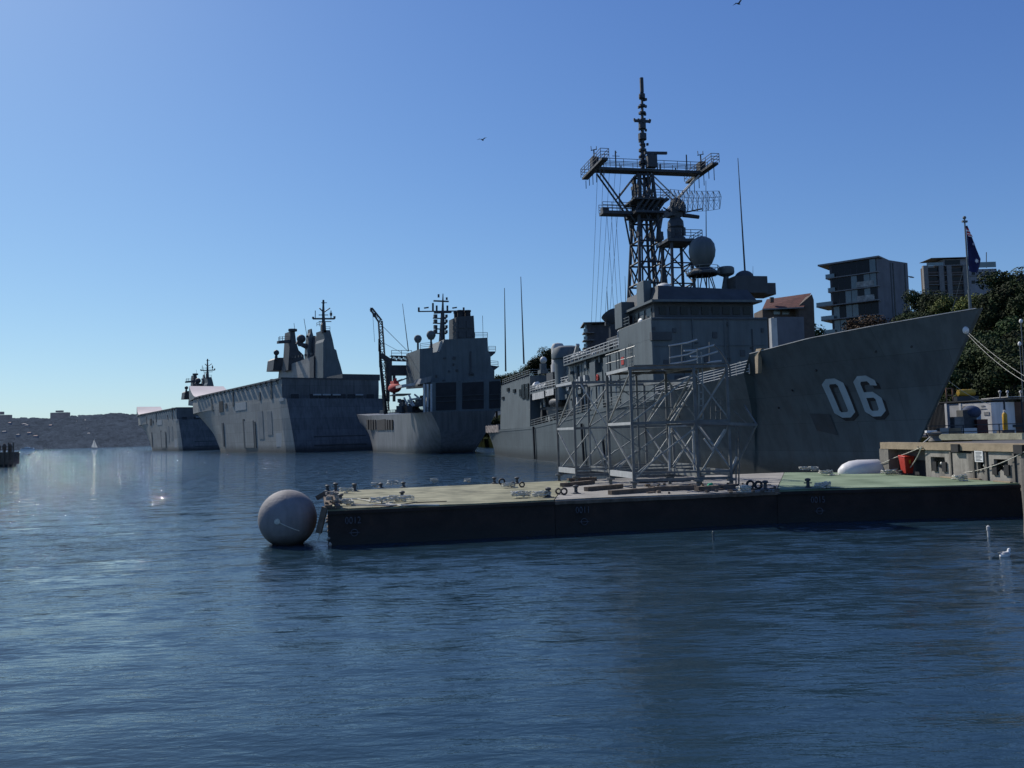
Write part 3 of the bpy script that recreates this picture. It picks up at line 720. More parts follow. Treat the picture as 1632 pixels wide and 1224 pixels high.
# ski ramp at the port bow: pale surface curving up
vs = []; n = 10
x0, x1 = LC-30, LC+3.5
for i in range(n+1):
    t = i/n; x = x0+(x1-x0)*t; z = 28.1+7.5*t**1.8; w = 19.6-(3.2*max(0,(x-145)/(LC-142)))
    vs += [(x, w, z),(x,-2.0,z),(x,w,27.4),(x,-2.0,27.4)]
m = MB().add(vs,[(4*i,4*i+4,4*i+5,4*i+1) for i in range(n)]); m.build('ski_ramp', deck_pink, lh, smooth=True)
m = MB().add(vs,[(4*i,4*i+2,4*i+6,4*i+4) for i in range(n)]+[(4*i+1,4*i+5,4*i+7,4*i+3) for i in range(n)]+[(4*n,4*n+1,4*n+3,4*n+2)]); m.build('ramp_side', haze, lh)
# bow overhang brackets under the ramp
m = MB()
for i in range(5): m.bar((LC-2+i*.2,9-i*2,25-i*1.5),(LC+3,9-i*2,27.5),.5)
m.build('bow_bracket', haze_dark, lh)
def lbox(px0, px1, py0, py1, name, m, dy=.15, parent=None, fr=LH, y=None):
    for _ in range(1):
        yy = 19.8 if y is None else y
        a = fr.on(px0, py1, 'y', yy); b = fr.on(px1, py0, 'y', yy)
    x0, x1 = sorted((a.x, b.x))
    return x0, x1, a.z, b.z
def side_y(x, z):
    s = max(0, min(1, x/LC)); bw = lerp_tab([(0,14.2),(.05,15),(.6,15),(.75,12.5),(.9,6),(1,.5)], s); bd = lerp_tab([(0,15.7),(.6,16),(.8,15.6),(.92,14.0),(1,11.5)], s)
    return KB*max(bw + (bd-bw)*(min(1, max(0,z)/22)**1.15), bd-.15 if z > 20 else 0)
def lpatch(px0, px1, py0, py1, name, m, pr=.12):
    x0, x1, z0, z1 = lbox(px0, px1, py0, py1, name, m)
    z0 = max(z0, .3)
    vs = [(x0,side_y(x0,z0)+pr,z0),(x1,side_y(x1,z0)+pr,z0),(x1,side_y(x1,z1)+pr,z1),(x0,side_y(x0,z1)+pr,z1)]
    MB().prism(vs, (0,-.8,0)).build(name, m, lh)
patch_l = mat('light_touch_up_paint', (.33,.345,.345), .55, var=.12, scale=.3)
patch_d = mat('dark_touch_up_paint', (.17,.18,.185), .55, var=.15, scale=.3)
for a in ((350,356,639,657),): lpatch(*a, 'side_opening', black, .2)
for a in ((359,362,643,651),(338,340,645,656),(413,415,625,638)): lpatch(*a, 'side_opening', haze_dark, .2)
for a in ((371,373,625,648),(431,433,604,636),(353,355,674,712),(403,405,672,714),(337,339,635,654)): lpatch(*a, 'drain_pipe', haze_dark, .25)
for a in ((388,402,670,714),): lpatch(*a, 'side_door', haze_big, .3)
lpatch(386.6,388,668,714,'door_groove',haze_dark,.35)
for a in ((410,417,655,700),(424,431,655,694)): lpatch(*a, 'repaint_patch', patch_d, .12)
for a in ((444,451,634,640),(375,392,640,655),(437,446,690,712)): lpatch(*a, 'repaint_patch', patch_l, .12)
# stern: openings with lamps, mooring deck, gate outline, right-hand block
def stp(px, py, x=-.5): return LH.on(px, py, 'x', x)
a = stp(455,634,0); b = stp(612,622,0)
# recessed mooring deck slot
m = MB()
for px in (470,500,515,530,545,560,590):
    p = stp(px, 628, 4.2); m.box(3.9,4.45,p.y-1.4,p.y+1.4,20.1,21.8)
m.build('mooring_port', black, lh)
m = MB()
for px in (505,520,536,572):
    p = stp(px, 624.5, 4.0); m.box(3.5,4.5,p.y-1.6,p.y+1.6,21.3,21.9)
m.build('port_lintel', patch_l, lh)
m = MB().rail([(.2,-19,20.02),(.2,19,20.02)],1.1,3,.05,2.5); m.build('stern_railing', haze_dark, lh)
MB().box(1.0,1.4,-10,10,2.0,16.5).build('stern_gate', haze_dark, lh)
m = MB()
for i in range(5): m.box(-4.2+i*.86,-3.6+i*.86,-10.4,10.4,2.2+i*3.2,2.6+i*3.2)
m.build('gate_rib', haze_dark, lh)
p0 = stp(546,600,4.4); p1 = stp(614,600,4.4)
MB().box(4.6,22,-20.3,p0.y,27.4,29.8).build('aft_lift_house', haze_dark, lh)
# island
def isl(ax, v, pts, d, name, m): return sil(LH, ax, v, pts, d).build(name, m, lh)
IX = 24.0
isl('y', -5.5, [(443,607),(445,586),(470,578),(484,573),(501,567),(501,607)], -7, 'island', haze_big)
t = isl('x', IX, [(515,607),(515,545),(517,540),(516,526),(526,526),(530,541),(533,556),(536,558),(539,571),(542,580),(549,607)], 9, 'funnel_tower', haze)
isl('x', IX+9.5, [(500,607),(500,568),(508,566),(509,535),(516,530),(516,607)], 5, 'funnel_tower', haze_dark)
isl('x', IX+.0, [(513.5,530),(513.5,517),(516,512),(519,512),(520,530)], 2, 'mast_foot', haze_dark)
m = MB(); 
q = lambda x, y, v=IX+1: LH.on(x, y, 'x', v)
m.tube(q(516,530), q(515.3,500), .85,.6,8); m.tube(q(515.3,500), q(515.4,480), .6,.35,8); m.tube(q(515.4,484), q(515.4,478), .5,.4,8)
m.bar(q(499,508), q(533,508), .8,.6); m.bar(q(499,508), q(499,505), .7); m.bar(q(533,508), q(533,504), .7)
m.bar(q(508,502), q(523,502), .3); m.bar(q(509,491), q(515,497), .4); m.bar(q(526,491), q(516,498), .4); m.bar(q(512,482.5), q(521,482.5), .25)
m.tube(q(502.5,507), q(502.5,495), .16,n=5); m.tube(q(527.5,507), q(527.5,495), .2,n=5); m.bar(q(508,512.5), q(528,512.5), .3); m.cbox(q(527.5,503),.8,.8,1.2)
m.build('pole_mast', haze_dark, lh)
FX2 = IX+44
isl('x', FX2, [(459,590),(462,545),(463,528),(470,528),(472,545),(476,558),(484,566),(487,590)], 8, 'radar_tower', haze_dark)
isl('x', FX2, [(444,547),(444,543),(463,541),(463,546)], 2.5, 'tower_platform', haze_dark)
m = MB(); k = lambda x, y: LH.on(x, y, 'x', FX2+1)
m.lathe(k(466.5,529),[(.8,0),(2.0,.3),(2.0,1.3),(0,1.5)],12); 
for x in (446,450): m.tube(k(x,544), k(x,536), .14,n=5)
m.tube(k(470,528), k(468.5,515), .1,n=5); m.tube(k(489,535), k(484.5,508),.12,n=5)
m.rail([k(444,543),k(463,541)],1.6,2,.08,3)
m.build('tower_aerial', haze_dark, lh)
FX3 = FX2+14
isl('x', FX3, [(435,590),(437,573),(441,570),(460,570),(462,590)], 10, 'bridge', haze_dark)
m = MB(); k = lambda x, y: LH.on(x, y, 'x', FX3)
m.tube(k(440,574), k(440.5,562), .8,.5); m.ball(k(440.5,562), 1.3); m.build('director', haze_dark, lh, smooth=True)
m = MB(); k = lambda x, y: LH.on(x, y, 'x', IX+28)
m.ball(k(480,540), 2.0,2.0,1.9, 12, 8); m.bar(k(476,549), k(508,552), 2.0, 1.3); m.bar(k(473,545), k(492,555), 1.4, 1.6); m.bar(k(488,536), k(504,537),.8)
m.build('search_radar', haze_dark, lh)
isl('x', IX+26, [(490,572),(491,550),(493,535),(495,530),(495.5,524),(497,524),(498,530),(501,540),(502,572)], 4, 'centre_mast', haze)
isl('x', IX+24, [(499,550),(500,537),(505,536),(507,550),(507,572),(501,572)], 3, 'centre_mast', haze_dark)
m = MB()
for i in range(8):
    x, y = 462+i*5, 569-i*.9; k = LH.on(x, y+3, 'y', -5.5); m.box(k.x,k.x+1.2,-6,-5.3,k.z,k.z+.9)
m.build('island_fitting', haze_dark, lh)
m = MB().rail([LH.on(505,520,'x',IX+9), LH.on(513,520,'x',IX+4)],1.5,2,.08,2).rail([LH.on(517,526,'x',IX), LH.on(526,526,'x',IX)],1.4,2,.07,2)
m.build('island_railing', haze, lh)
m = MB()
for i in range(20):
    x = 8+i*6.8; m.box(x,x+4.5,19.8,20.8,27.2,27.5)
    m.bar((x,19.9,25.8),(x,20.8,27.2),.2)
m.build('safety_net', haze_dark, lh)
# second carrier, a sister ship further out
lh2 = copy_tree(lh); 
f2 = at_depth(283, 700, 540)
LH2 = Frame(f2.x+16.8, 540+10.9, 123.0)
lh2.location = (LH2.X0, LH2.Y0, 0); lh2['label'] = 'farther of two flat top grey carriers, lowest and leftmost warship with pale bow ramp'

# ================================================================== SUPPLY SHIP
SP = Frame(-12.5, 216.0, 112.0)
sp = ship('supply_ship', SP, 'grey naval supply ship with orange lifeboat, crane and twin pipe funnel seen from astern', 'ship')
rows = []; LS = 103.0
for i in range(51):
    s = i/50; r = []
    for z in (-1.5,.2,1.5,3,4.5,6,8,10,lerp_tab([(0,10.7),(.2,10.9),(.7,12.0),(1,13.5)],s)):
        t = max(0, z/11.3)
        xs = 7.5*(1-min(1,t/.55))**1.3 if t < .55 else 0     # cut-away counter
        x = xs + (LS-9+9*min(1,t)-xs)*s
        bd = .9*lerp_tab([(0,10.2),(.05,10.4),(.7,10.6),(.9,9.8),(1,.5)], s); bw = .9*lerp_tab([(0,5.0),(.04,7.2),(.11,9.4),(.2,10.4),(.6,10.5),(.8,7.5),(1,.3)], s)
        y = bw+(bd-bw)*min(1, t)**(1.6 if s > .5 else 1.25)
        r.append((x, y, z))
    rows.append(r)
loft(rows).build('hull', haze_tank, sp, smooth=True)
def ss(ax, v, pts, d, name, m, **k): return sil(SP, ax, v, pts, d).build(name, m, sp, **k)
# aft superstructure
sb = ss('x', 3.0, [(688,660),(688,609),(798,604),(798,655)], -.001+6, 'aft_deckhouse', haze)
for pp in ([(695,654),(695,610),(727,609),(727,653)],[(737,652),(737,610),(771,608),(771,651)],[(780,651),(780,608),(797,607),(797,650)]):
    ss('x', 2.85, pp, .3, 'garage_opening', black)
    a = SP.on(pp[0][0], pp[0][1]-22, 'x', 2.7); b = SP.on(pp[3][0], pp[3][1]-22, 'x', 2.7)
    MB().bar(a, b, .15).bar(a-Vector((0,0,1.3)), b-Vector((0,0,1.3)), .15).build('opening_rail', haze_dark, sp)
up = ss('x', 9.0, [(669,615),(669,556),(690,554),(690,562),(701,560),(708,541),(777,538),(778,559),(782,566),(782,583),(788,590),(788,607)], 14, 'accommodation_block', haze)
ss('x', 9.6, [(778,560),(790,560),(789,563),(783,568)], 3, 'bridge_wing', haze_dark)
ss('x', 9.6, [(782,582),(796,584),(788,590),(782,590)], 3, 'bridge_wing', haze_dark)
for a_, b_, v_ in (((779,560),(790,560),9.6),((782,583),(794,584),9.6),((757,538),(777,538),9.2),((670,556),(689,554),9.2)):
    MB().rail([SP.on(*a_,'x',v_),SP.on(*b_,'x',v_)],1.4,3,.05,2).build('railing', haze_dark, sp)
for i in range(12):
    z = 17+random.uniform(0,8); y = random.uniform(-6,5); MB().cbox((8.9,y,z),.3,random.uniform(.3,.8),random.uniform(.3,.8)).build('bulkhead_fitting', haze_dark, sp)
m = MB(); m.bar(SP.on(750,560,'x',8.9), SP.on(750,595,'x',8.9), .35); m.bar(SP.on(748,595,'x',8.8), SP.on(754,595,'x',8.8), .5)
m.build('wall_ladder', haze_dark, sp)
# lit port side of the block
fn = ss('x', 10.5, [(728,541),(728,505),(755,503),(757,540)], 7, 'funnel', haze_dark)
for a, b in ((730,737),(742,749)): 
    p0 = SP.on((a+b)/2, 505, 'x', 13); MB().lathe(p0-Vector((0,0,.5)),[(.8,0),(.8,1.8),(.95,1.9),(.95,2.3),(.7,2.3)],12).lathe(p0+Vector((3,0,-.5)),[(.8,0),(.8,1.8),(.95,1.9),(.95,2.3),(.7,2.3)],12).build('exhaust_pipe', black, fn, smooth=True)
for x0, x1 in ((731,741),(744,753)):
    for y0, y1 in ((511,523),(528,538)):
        ss('x', 10.35, [(x0,y1),(x0,y0),(x1,y0),(x1,y1)], .3, 'funnel_louvre', haze_dark)
# mast
MS = 16
k = lambda x, y: SP.on(x, y, 'x', MS)
m = MB(); m.tube(k(704,556), k(705.5,500), 1.0,.55,8); m.tube(k(705.5,500), k(706,468), .42,.12,8)
m.bar(k(667,496.5), k(741,495.5), .3,.3); m.bar(k(692,498), k(719,497), .9,.6); m.bar(k(691,479.5), k(715,480.5), .35,.4)
for x, y0, y1 in ((667.5,497,490),(739,496,490),(690,495,483),(699,474,469),(712,478,474),(713,497,487),(696,497,487)): m.tube(k(x,y0), k(x,y1), .28,n=5)
for y in (508,516,525,532): m.bar(k(690 if y != 525 else 694,y-1), k(711,y), .3); m.cbox(k(694,y-1),.9,.9,1.0)
for y in (506,514,523,531): m.bar(k(704,y), k(712,y+.3), .3); m.cbox(k(711.5,y),.6,.6,.8)
m.bar(k(676,491), k(683,490),.35); m.bar(k(721,491), k(728,490),.35)
m.build('signal_mast', haze_dark, sp)
for x, y, r, yb in ((666,540,1.05,556),(687,534,1.25,560)):
    p = SP.on(x, y, 'x', 14); q2 = SP.on(x, yb, 'x', 14)
    MB().tube(q2-Vector((0,0,1)), p, .28).build('dome_post', haze_dark, sp)
    MB().lathe(p,[(0,-1.1*r),(.6*r,-.95*r),(r,-.2*r),(r,.25*r),(.7*r,.8*r),(0,1.05*r)],16).build('satellite_dome', haze, sp, smooth=True)
k = lambda x, y: SP.on(x, y, 'x', 20)
MB().tube(k(651,560), k(641.5,484), .14,.06,6).build('whip_aerial', haze_dark, sp)
MB().tube(SP.on(770,540,'x',12), SP.on(769,503,'x',12), .06,n=5).build('whip_aerial', haze_dark, sp)
# side wings, lit panels, lifeboat, gantry, crane
GX = 24
k = lambda x, y: SP.on(x, y, 'x', GX)
sil(SP,'x',GX,[(624,598),(624,582),(652,582),(655,598)],2).build('winch_house', haze_dark, sp)
m = MB(); m.bar(k(621,612), k(621,571), 1.1,1.1); m.bar(k(628,640), k(628,597),.7,.7); m.bar(k(618,640), k(618,574),.9,.9)
m.lattice(k(622,571), k(657,572), 1.3,1.3,9,.15,up=(1,0,0)); m.bar(k(607,566), k(621,575), 1.2,1.2); m.rail([k(624,567),k(656,567)],1.5,2,.06,2)
m.build('replenishment_gantry', haze_dark, sp)
m = MB(); m.lattice(k(616,655), k(606,512), 1.3,1.0,16,.13,up=(1,0,0)); m.lattice(k(606,512), k(591.5,492), 1.0,.7,5,.12,up=(1,0,0))
m.bar(k(591.5,490.5), k(591.5,497), .5); m.bar(k(596,499), k(597,505), .8)
m.build('crane_boom', haze_dark, sp)
m = MB(); m.tube(k(615,660), k(606,575), .6,.4,8); m.tube(k(606,585), k(605,555), .32,.25,6); m.bar(k(604,540),k(604,560),.35)
m.build('crane_post', black, sp)
m = MB(); m.tube(k(606,516), k(650,560), .07,n=4); m.tube(k(608,545), k(640,562), .05,n=4); m.tube(k(594,500), k(597,545), .05,n=4)
m.build('crane_wire', haze_dark, sp)
p = SP.on(635, 617, 'x', 12)
MB().ball((16,p.y,p.z), 4.6,1.5,1.3,18,10).box(14,18,p.y-.7,p.y+.7,p.z+.6,p.z+1.9).tube((15.0,p.y,p.z+1.6),(15.0,p.y,p.z+2.6),.35).build('lifeboat', orange, sp, smooth=True)
MB().bar((12.6,p.y,p.z+1.5),(12.6,p.y-3,p.z+2.6),.35).bar((19.4,p.y,p.z+1.5),(19.4,p.y-3,p.z+2.6),.35).box(12,20,p.y-3.4,p.y+.6,p.z-2.0,p.z-1.7).build('lifeboat_davit', haze, sp)
ss('x', 6, [(640,617),(640,613),(662,610),(662,614)], 8, 'boat_platform', offwhite)
ss('x', 4, [(669,612),(672,603),(688,599),(686,609)], 7, 'side_canopy', haze_tank)
m = MB()
for x in (676,681,687): m.bar(SP.on(x,657,'x',3.2), SP.on(x,612,'x',3.2), .5,.5)
m.build('deck_pillar', offwhite, sp)
random.seed(5)
for i in range(34):
    p = SP.on(random.uniform(632,676), 655, 'x', random.uniform(5,14)); s = random.uniform(.5,1.6); z = random.choice([10.8,10.8,12.3,13.5])
    MB().cbox((p.x,p.y,z), s, s, random.uniform(.5,2.0), random.random()).build('deck_winch', haze_dark, sp)
m = MB()
for i in range(10):
    p = SP.on(random.uniform(650,676), 650, 'x', 5.5); m.tube((5.5,p.y,11.4+random.random()*3),(5.5+1,p.y+1,12.5+random.random()*3),.25)
m.build('pipe_work', offwhite, sp)
# quarter bulwark with openings on the port quarter and further forward
m = MB(); m.rail([(x, 9.2, 10.75+.02*x) for x in range(1, 60, 6)], 1.1,3,.06,1.8); m.build('deck_railing', haze, sp)
for px0, px1 in ((585,587.5),(589.5,591.5),(593,595),(597,599),(615.5,618),(619.5,621.5),(623.5,626)):
    a = SP.on(px0, 685, 'y', 9.55); b = SP.on(px1, 669, 'y', 9.55)
    MB().box(min(a.x,b.x),max(a.x,b.x),9.0,9.75,min(a.z,b.z),max(a.z,b.z)).build('mooring_opening', black, sp)
a = SP.on(601, 686, 'y', 9.55); b = SP.on(614, 668, 'y', 9.55)
MB().box(min(a.x,b.x),max(a.x,b.x),9.0,9.7,min(a.z,b.z),max(a.z,b.z)).build('boarding_bay', black, sp)
# ================================================================== PONTOONS
PZ = 1.5
def deck(px, py): return at_level(px, py, PZ)
nA, nB, nC, nD = deck(522,812), deck(884,796.5), deck(1238,781), deck(1630,770)
fA, fB, fC, fD = deck(527,783), deck(905,765.5), deck(1250,753), Vector((0,0,0))
# wharf frame: face line from the far corner to the near right
W0 = at_level(1404, 705, 3.3); W1 = at_level(1676, 707.6, 3.3)
WF = Frame(W0.x, W0.y, math.degrees(math.atan2(W1.y-W0.y, W1.x-W0.x)))
wl0 = Vector((W0.x, W0.y, 0)); wd = (W1-W0).normalized()
nD = Vector((W0.x, W0.y, PZ)) + wd*((nD.y-W0.y)/wd.y) - Vector((wd.y*-1,wd.x,0)).normalized()*0.12
fD = Vector((W0.x-.3, W0.y+1.2, PZ))
green = mat('worn_green_deck', (.155,.155,.09), .85, var=.35, scale=.8, rust=.35, col2=(.23,.22,.14), bump=.2)
green2 = mat('bright_green_deck', (.13,.19,.11), .85, var=.25, scale=.5, rust=.25, col2=(.19,.245,.16), bump=.2)
greydk = mat('worn_grey_deck', (.27,.255,.225), .85, var=.25, scale=.8, bump=.3)
pside = mat('tarred_steel_side', (.024,.014,.011), .7, var=.45, scale=1.2, rust=.15, wet=(.35,.5), bump=.4)
def pontoon(a, b, c, d, dm, label, num, lx):
    """a,b near edge, c,d far edge (c behind b)"""
    o = Vector((a.x, a.y, 0)); root = empty('pontoon', o, 0, label, 'pontoon', 'pontoons joined end to end')
    P = [p-o for p in (a, b, c, d)]
    def inset(k, z):   # quad at height z shrunk by k
        cen = sum(P, Vector())/4
        return [Vector((p.x+(cen.x-p.x)/(cen-p).length*k, p.y+(cen.y-p.y)/(cen-p).length*k, z)) for p in P]
    lo = inset(.004, -.6); hi = inset(.004, PZ-.12)
    MB().add(lo+hi, [(3,2,1,0),(4,5,6,7),(0,1,5,4),(1,2,6,5),(2,3,7,6),(3,0,4,7)]).build('hull_side', pside, root)
    l2 = inset(.02, PZ-.12); h2 = inset(.02, PZ)
    n = 24; vs = []; fs = []
    for i in range(n+1):
        for j in range(n+1):
            u, v = i/n, j/n; p = h2[0].lerp(h2[1], u).lerp(h2[3].lerp(h2[2], u), v)
            vs.append(p+Vector((0,0,.012*math.sin(u*7)*math.cos(v*5))))
    for i in range(n):
        for j in range(n): k = i*(n+1)+j; fs.append((k,k+n+1,k+n+2,k+1))
    m = MB().add(vs, fs)
    m.add(l2+[p-Vector((0,0,.014)) for p in h2], [(3,2,1,0),(4,5,6,7),(0,1,5,4),(1,2,6,5),(2,3,7,6),(3,0,4,7)])
    m.build('deck', dm, root)
    e = MB()   # rubbing edge with dents and weld lumps
    A, B = hi[0], hi[1]; L_ = (B-A).length; k = int(L_/.5); pv = None
    out = Vector(((B-A).y, -(B-A).x, 0)).normalized()
    for i in range(k+1):
        p = A.lerp(B, i/k)+out*.04+Vector((0,0,-.02+random.uniform(-.012,.012)))
        if pv is not None: e.bar(pv, p, .1, .14)
        pv = p
    e.build('rubbing_strip', timber if dm is greydk else pside, root)
    # number as painted figures
    cu = bpy.data.curves.new('num', 'FONT'); cu.body = num; cu.size = .40; cu.extrude = .004; cu.space_character = 1.05
    cu.materials.append(mat('faded_stencil_paint', (.085,.09,.11), .8, var=.4, scale=6))
    tt = bpy.data.objects.new('tmp', cu); C.objects.link(tt); bpy.context.view_layer.update()
    tm_ = bpy.data.meshes.new_from_object(tt.evaluated_get(bpy.context.evaluated_depsgraph_get())); bpy.data.objects.remove(tt)
    t = bpy.data.objects.new('painted_number', tm_); C.objects.link(t); t.parent = root
    ang = math.atan2((B-A).y, (B-A).x)
    dv = (B-A).normalized(); p = A+dv*lx+out*.07
    t.location = (p.x, p.y, PZ-.62); t.rotation_euler = (R(90),0,ang); t.scale = (.8,1,1)
    m = MB(); c = p+dv*.38; 
    for i in range(14):
        a0, a1 = i*math.pi/7, (i+1)*math.pi/7; f = lambda q: c+dv*.14*math.cos(q)+Vector((0,0,PZ-1.0-c.z+.14*math.sin(q)))
        m.bar(f(a0), f(a1), .025)
    m.bar(c+dv*-.22+Vector((0,0,PZ-1.0-c.z)), c+dv*.22+Vector((0,0,PZ-1.0-c.z)), .025)
    m.build('load_mark', mat('faded_stencil_paint',(.12,.13,.16)), root)
    return root
g = Vector((.012,0,0))
pontoon(nA, nB-g, fB-g, fA, green, 'worn green decked pontoon nearest the round buoy, leftmost of the three', '0012', .7)
pontoon(nB, nC-g, fC-g, fB, greydk, 'grey decked middle pontoon that carries the steel scaffold towers', '0011', .9)
pontoon(nC, nD, fD, fC, green2, 'bright green decked pontoon beside the wharf and the red bin', '0015', 1.5)
# marine growth down the left end
m = MB(); random.seed(3)
for i in range(60):
    t = random.random()**.7; p = nA.lerp(fA, random.uniform(0,.15)); m.ball((p.x-.03+random.uniform(-.05,.05)+t*.12, p.y, 1.1-t*1.2), random.uniform(.03,.08), n=6, m=4)
o = m.build('barnacles', mat('barnacle_crust',(.36,.32,.27),.9,var=.3,scale=8)); tag(o, 'crust of barnacles on the left end of the green pontoon', 'barnacles', kind='stuff')

# ---- deck gear
def bollard(px, py, h=.34, label=None, s=1):
    p = deck(px, py); root = empty('mooring_bollard', p, random.uniform(0,3), label, 'bollard', 'bollards on the pontoons')
    MB().lathe((0,0,.02),[(.16*s,0),(.16*s,.03),(.085*s,.06),(.075*s,h*.75),(.13*s,h*.8),(.14*s,h),(.1*s,h+.03),(0,h+.05)],12).build('post', haze_dark, root, smooth=True)
    MB().box(-.2*s,.2*s,-.16*s,.16*s,0,.03).box(-.03,.03,-.18*s,.18*s,h*.55,h*.68).build('base_plate', galv_d, root)
    return root
def ropeheap(px, py, s, label, n=3, name='rope_coil', m=rope_m):
    p = deck(px, py); rd = random.Random(int(px*7+py)); mb = MB()
    for k in range(n):
        c = Vector((rd.uniform(-s,s)*.8, rd.uniform(-s,s)*.35, .04)); pts = []; r0 = rd.uniform(.10,.22)*max(1,s)
        for i in range(34):
            a = i*.55; pts.append(c+Vector(((r0+.05*math.sin(i*1.7+k))*math.cos(a)*1.5, (r0+.04*math.cos(i*2.3))*math.sin(a), .02+i*.006+.07*rd.random())))
        mb.path(pts, .027, 5)
    pts = [Vector((rd.uniform(-.2,.2),0,.05))]
    for i in range(9): pts.append(pts[-1]+Vector((rd.uniform(.02,.2)*s, rd.uniform(-.12,.12), 0)))
    mb.path(pts, .03, 5)
    o = mb.build(name, m, smooth=True); o.location = p; o.rotation_euler = (0,0,rd.uniform(-.3,.3))
    return tag(o, label, 'rope', 'rope heaps on the pontoons')
def tyre(px, py, label, r=.2, up=True):
    p = deck(px, py); rd = random.uniform(-.6,.6)
    prof = [(r*.55,-.06),(r*.9,-.07),(r,-.04),(r,.04),(r*.9,.07),(r*.55,.06),(r*.6,0),(r*.55,-.06)]
    o = MB().lathe((0,0,r if up else .08), prof, 18, (rd*.4,1,.1) if up else (0,0,1)).build('tyre', rubber, smooth=True); o.location = p
    return tag(o, label, 'tyre', 'old tyres on the pontoons')
bl = [(522,783,.3,'short dark bollard at the far left corner of the green pontoon'),
 (535,783,.42,'tall dark bollard second from the left end of the green pontoon'),
 (565,783,.38,'bollard wrapped in white rope near the left end of the far edge'),
 (607,778,.24,'low bollard beside a white rope lump on the far edge'),
 (643,777,.28,'small bollard right of the white rope loop on the far edge'),
 (641,796,.34,'bollard standing in a rope pile in the middle of the left pontoon'),
 (543,799,.3,'bollard behind the dark heap at the left end'),
 (788,771,.34,'bollard on the far edge left of the tyre heap'),
 (824,771,.34,'bollard rising out of the dark tyre heap'),
 (874,793,.40,'stout bollard at the right end of the long rope heap'),
 (918,787,.36,'bollard just left of the scaffold with tyres beside it'),
 (1220,781,.38,'bollard right of the scaffold foot'),
 (1288,778,.40,'bollard alone on the near edge above the number 0015'),
 (1355,751,.34,'bollard in front of the pale foam fender'),
 (1372,752,.24,'low bollard between the foam fender and the concrete pier'),
 (1494,759,.26,'low bollard on the green deck right of the red bin'),
 (1436,756,.18,'stubby bollard at the foot of the red bin'),
 (1592,765,.42,'tall bollard close to the right end of the green deck')]
for a in bl: bollard(*a)
rh = [(548,806,.5,'pale rope pile at the near left corner of the pontoon',4),(600,777,.16,'small white rope lump on the far edge',2),
 (550,786,.25,'white rope lump between the two left bollards',2),(624,774,.22,'flat white rope loop on the far edge',1),(690,770,.2,'lone white rope ball on the far edge',2),
 (748,770,.18,'smallest rope lump on the far edge left of the tyre heap',1),(637,800,.45,'rope pile round the middle bollard of the left pontoon',3),(851,793,.9,'long heap of beige rope at the right end of the left pontoon',7),
 (812,778,.3,'rope lump in front of the dark tyre heap',2),(609,803,.35,'rope tail lying near the front edge',2),(1313,779,.5,'rope strewn right of the bollard on the near edge',2),(1293,751,.6,'white rope heap on the far edge right of the scaffold',4),
 (1316,758,.5,'rope heap in the middle of the bright green deck',3),(1417,757,.35,'rope pile at the foot of the concrete pier',3),(1535,767,.4,'rope coil by the planks near the wharf wall',2),(1180,785,.5,'tangle of rope at the right scaffold foot',3)]
for px, py, s, lb, n in rh: ropeheap(px, py, s, lb, n)
for i, (px, py, lb) in enumerate(((832,777,'tyre on the right of the dark heap on the far edge'),(817,777,'leftmost tyre of the dark heap on the far edge'),(800,773,'tyre beside the far edge bollard left of the heap'),
   (890,788,'upright tyre left of the row before the scaffold'),(899,789,'second tyre of the row before the scaffold'),
   (1209,780,'tyre at the right scaffold foot'),(1196,779,'tyre under the right scaffold corner'),(1524,761,'upright tyre against the wharf wall'),(1532,761,'tyre leaning by the wharf wall, the right one of two'))):
    tyre(px, py, lb, random.uniform(.15,.22))
def plank(p, q, w, h, label, name='timber_beam', m=timber, cat='timber'):
    o = MB().bar(Vector(p)+Vector((0,0,h/2+.01)), Vector(q)+Vector((0,0,h/2+.01)), w, h).build(name, m); return tag(o, label, cat)
plank(deck(560,806), deck(700,806), .10,.05, 'long pale plank along the near edge of the left pontoon', m=offwhite)
plank(deck(566,796), deck(588,795), .06,.04, 'short dark batten on the left pontoon deck')
rope('mooring_rope', [deck(548,796)+Vector((0,0,.03)), deck(570,796)+Vector((0,0,.03)), deck(604,802)+Vector((0,0,.03)), deck(640,807)+Vector((0,0,.03))], .03, 'pale rope lying across the left pontoon deck')
rope('mooring_rope', [deck(566,804)+Vector((0,0,.03)), deck(620,808)+Vector((0,0,.03)), deck(660,802)+Vector((0,0,.03)), deck(712,800)+Vector((0,0,.03))], .022, 'dark line trailing along the front of the left pontoon', m=timber)
# timber fender work at the left corner
f = empty('corner_fender', nA, 0, 'broken timber fender work hanging off the left corner of the green pontoon beside the buoy', 'fender')
lc = lambda px, py, dd=0: at_depth(px, py, nA.y+dd)-nA
MB().bar(lc(518,808), lc(508,849), .28,.22).bar(lc(521,800,.2), lc(513,840,.2), .14,.1).build('slanting_post', timber, f)
MB().bar(lc(505,794,1.5), lc(519,786,1.5), .22,.2).build('stub_beam', timber, f)
MB().bar(lc(520,787,2), lc(524,808,0), .3,.16).bar(lc(528,785,2), lc(539,808,0), .2,.12).build('edge_beam', timber, f)
m = MB()
for i in range(24): 
    p = lc(random.uniform(519,538), random.uniform(786,810), random.uniform(0,1.0)); m.cbox(p, random.uniform(.05,.2), random.uniform(.05,.2), random.uniform(.03,.16), random.random()*3)
m.build('chain_links', mat('rust_and_guano',(.30,.26,.22),.9,var=.6,scale=7), f)
o = MB().path(sag(Vector((-.1,.2,.1)), Vector((-.45,0,-1.3)), .15), .03).build('rope_end', rope_m, f)

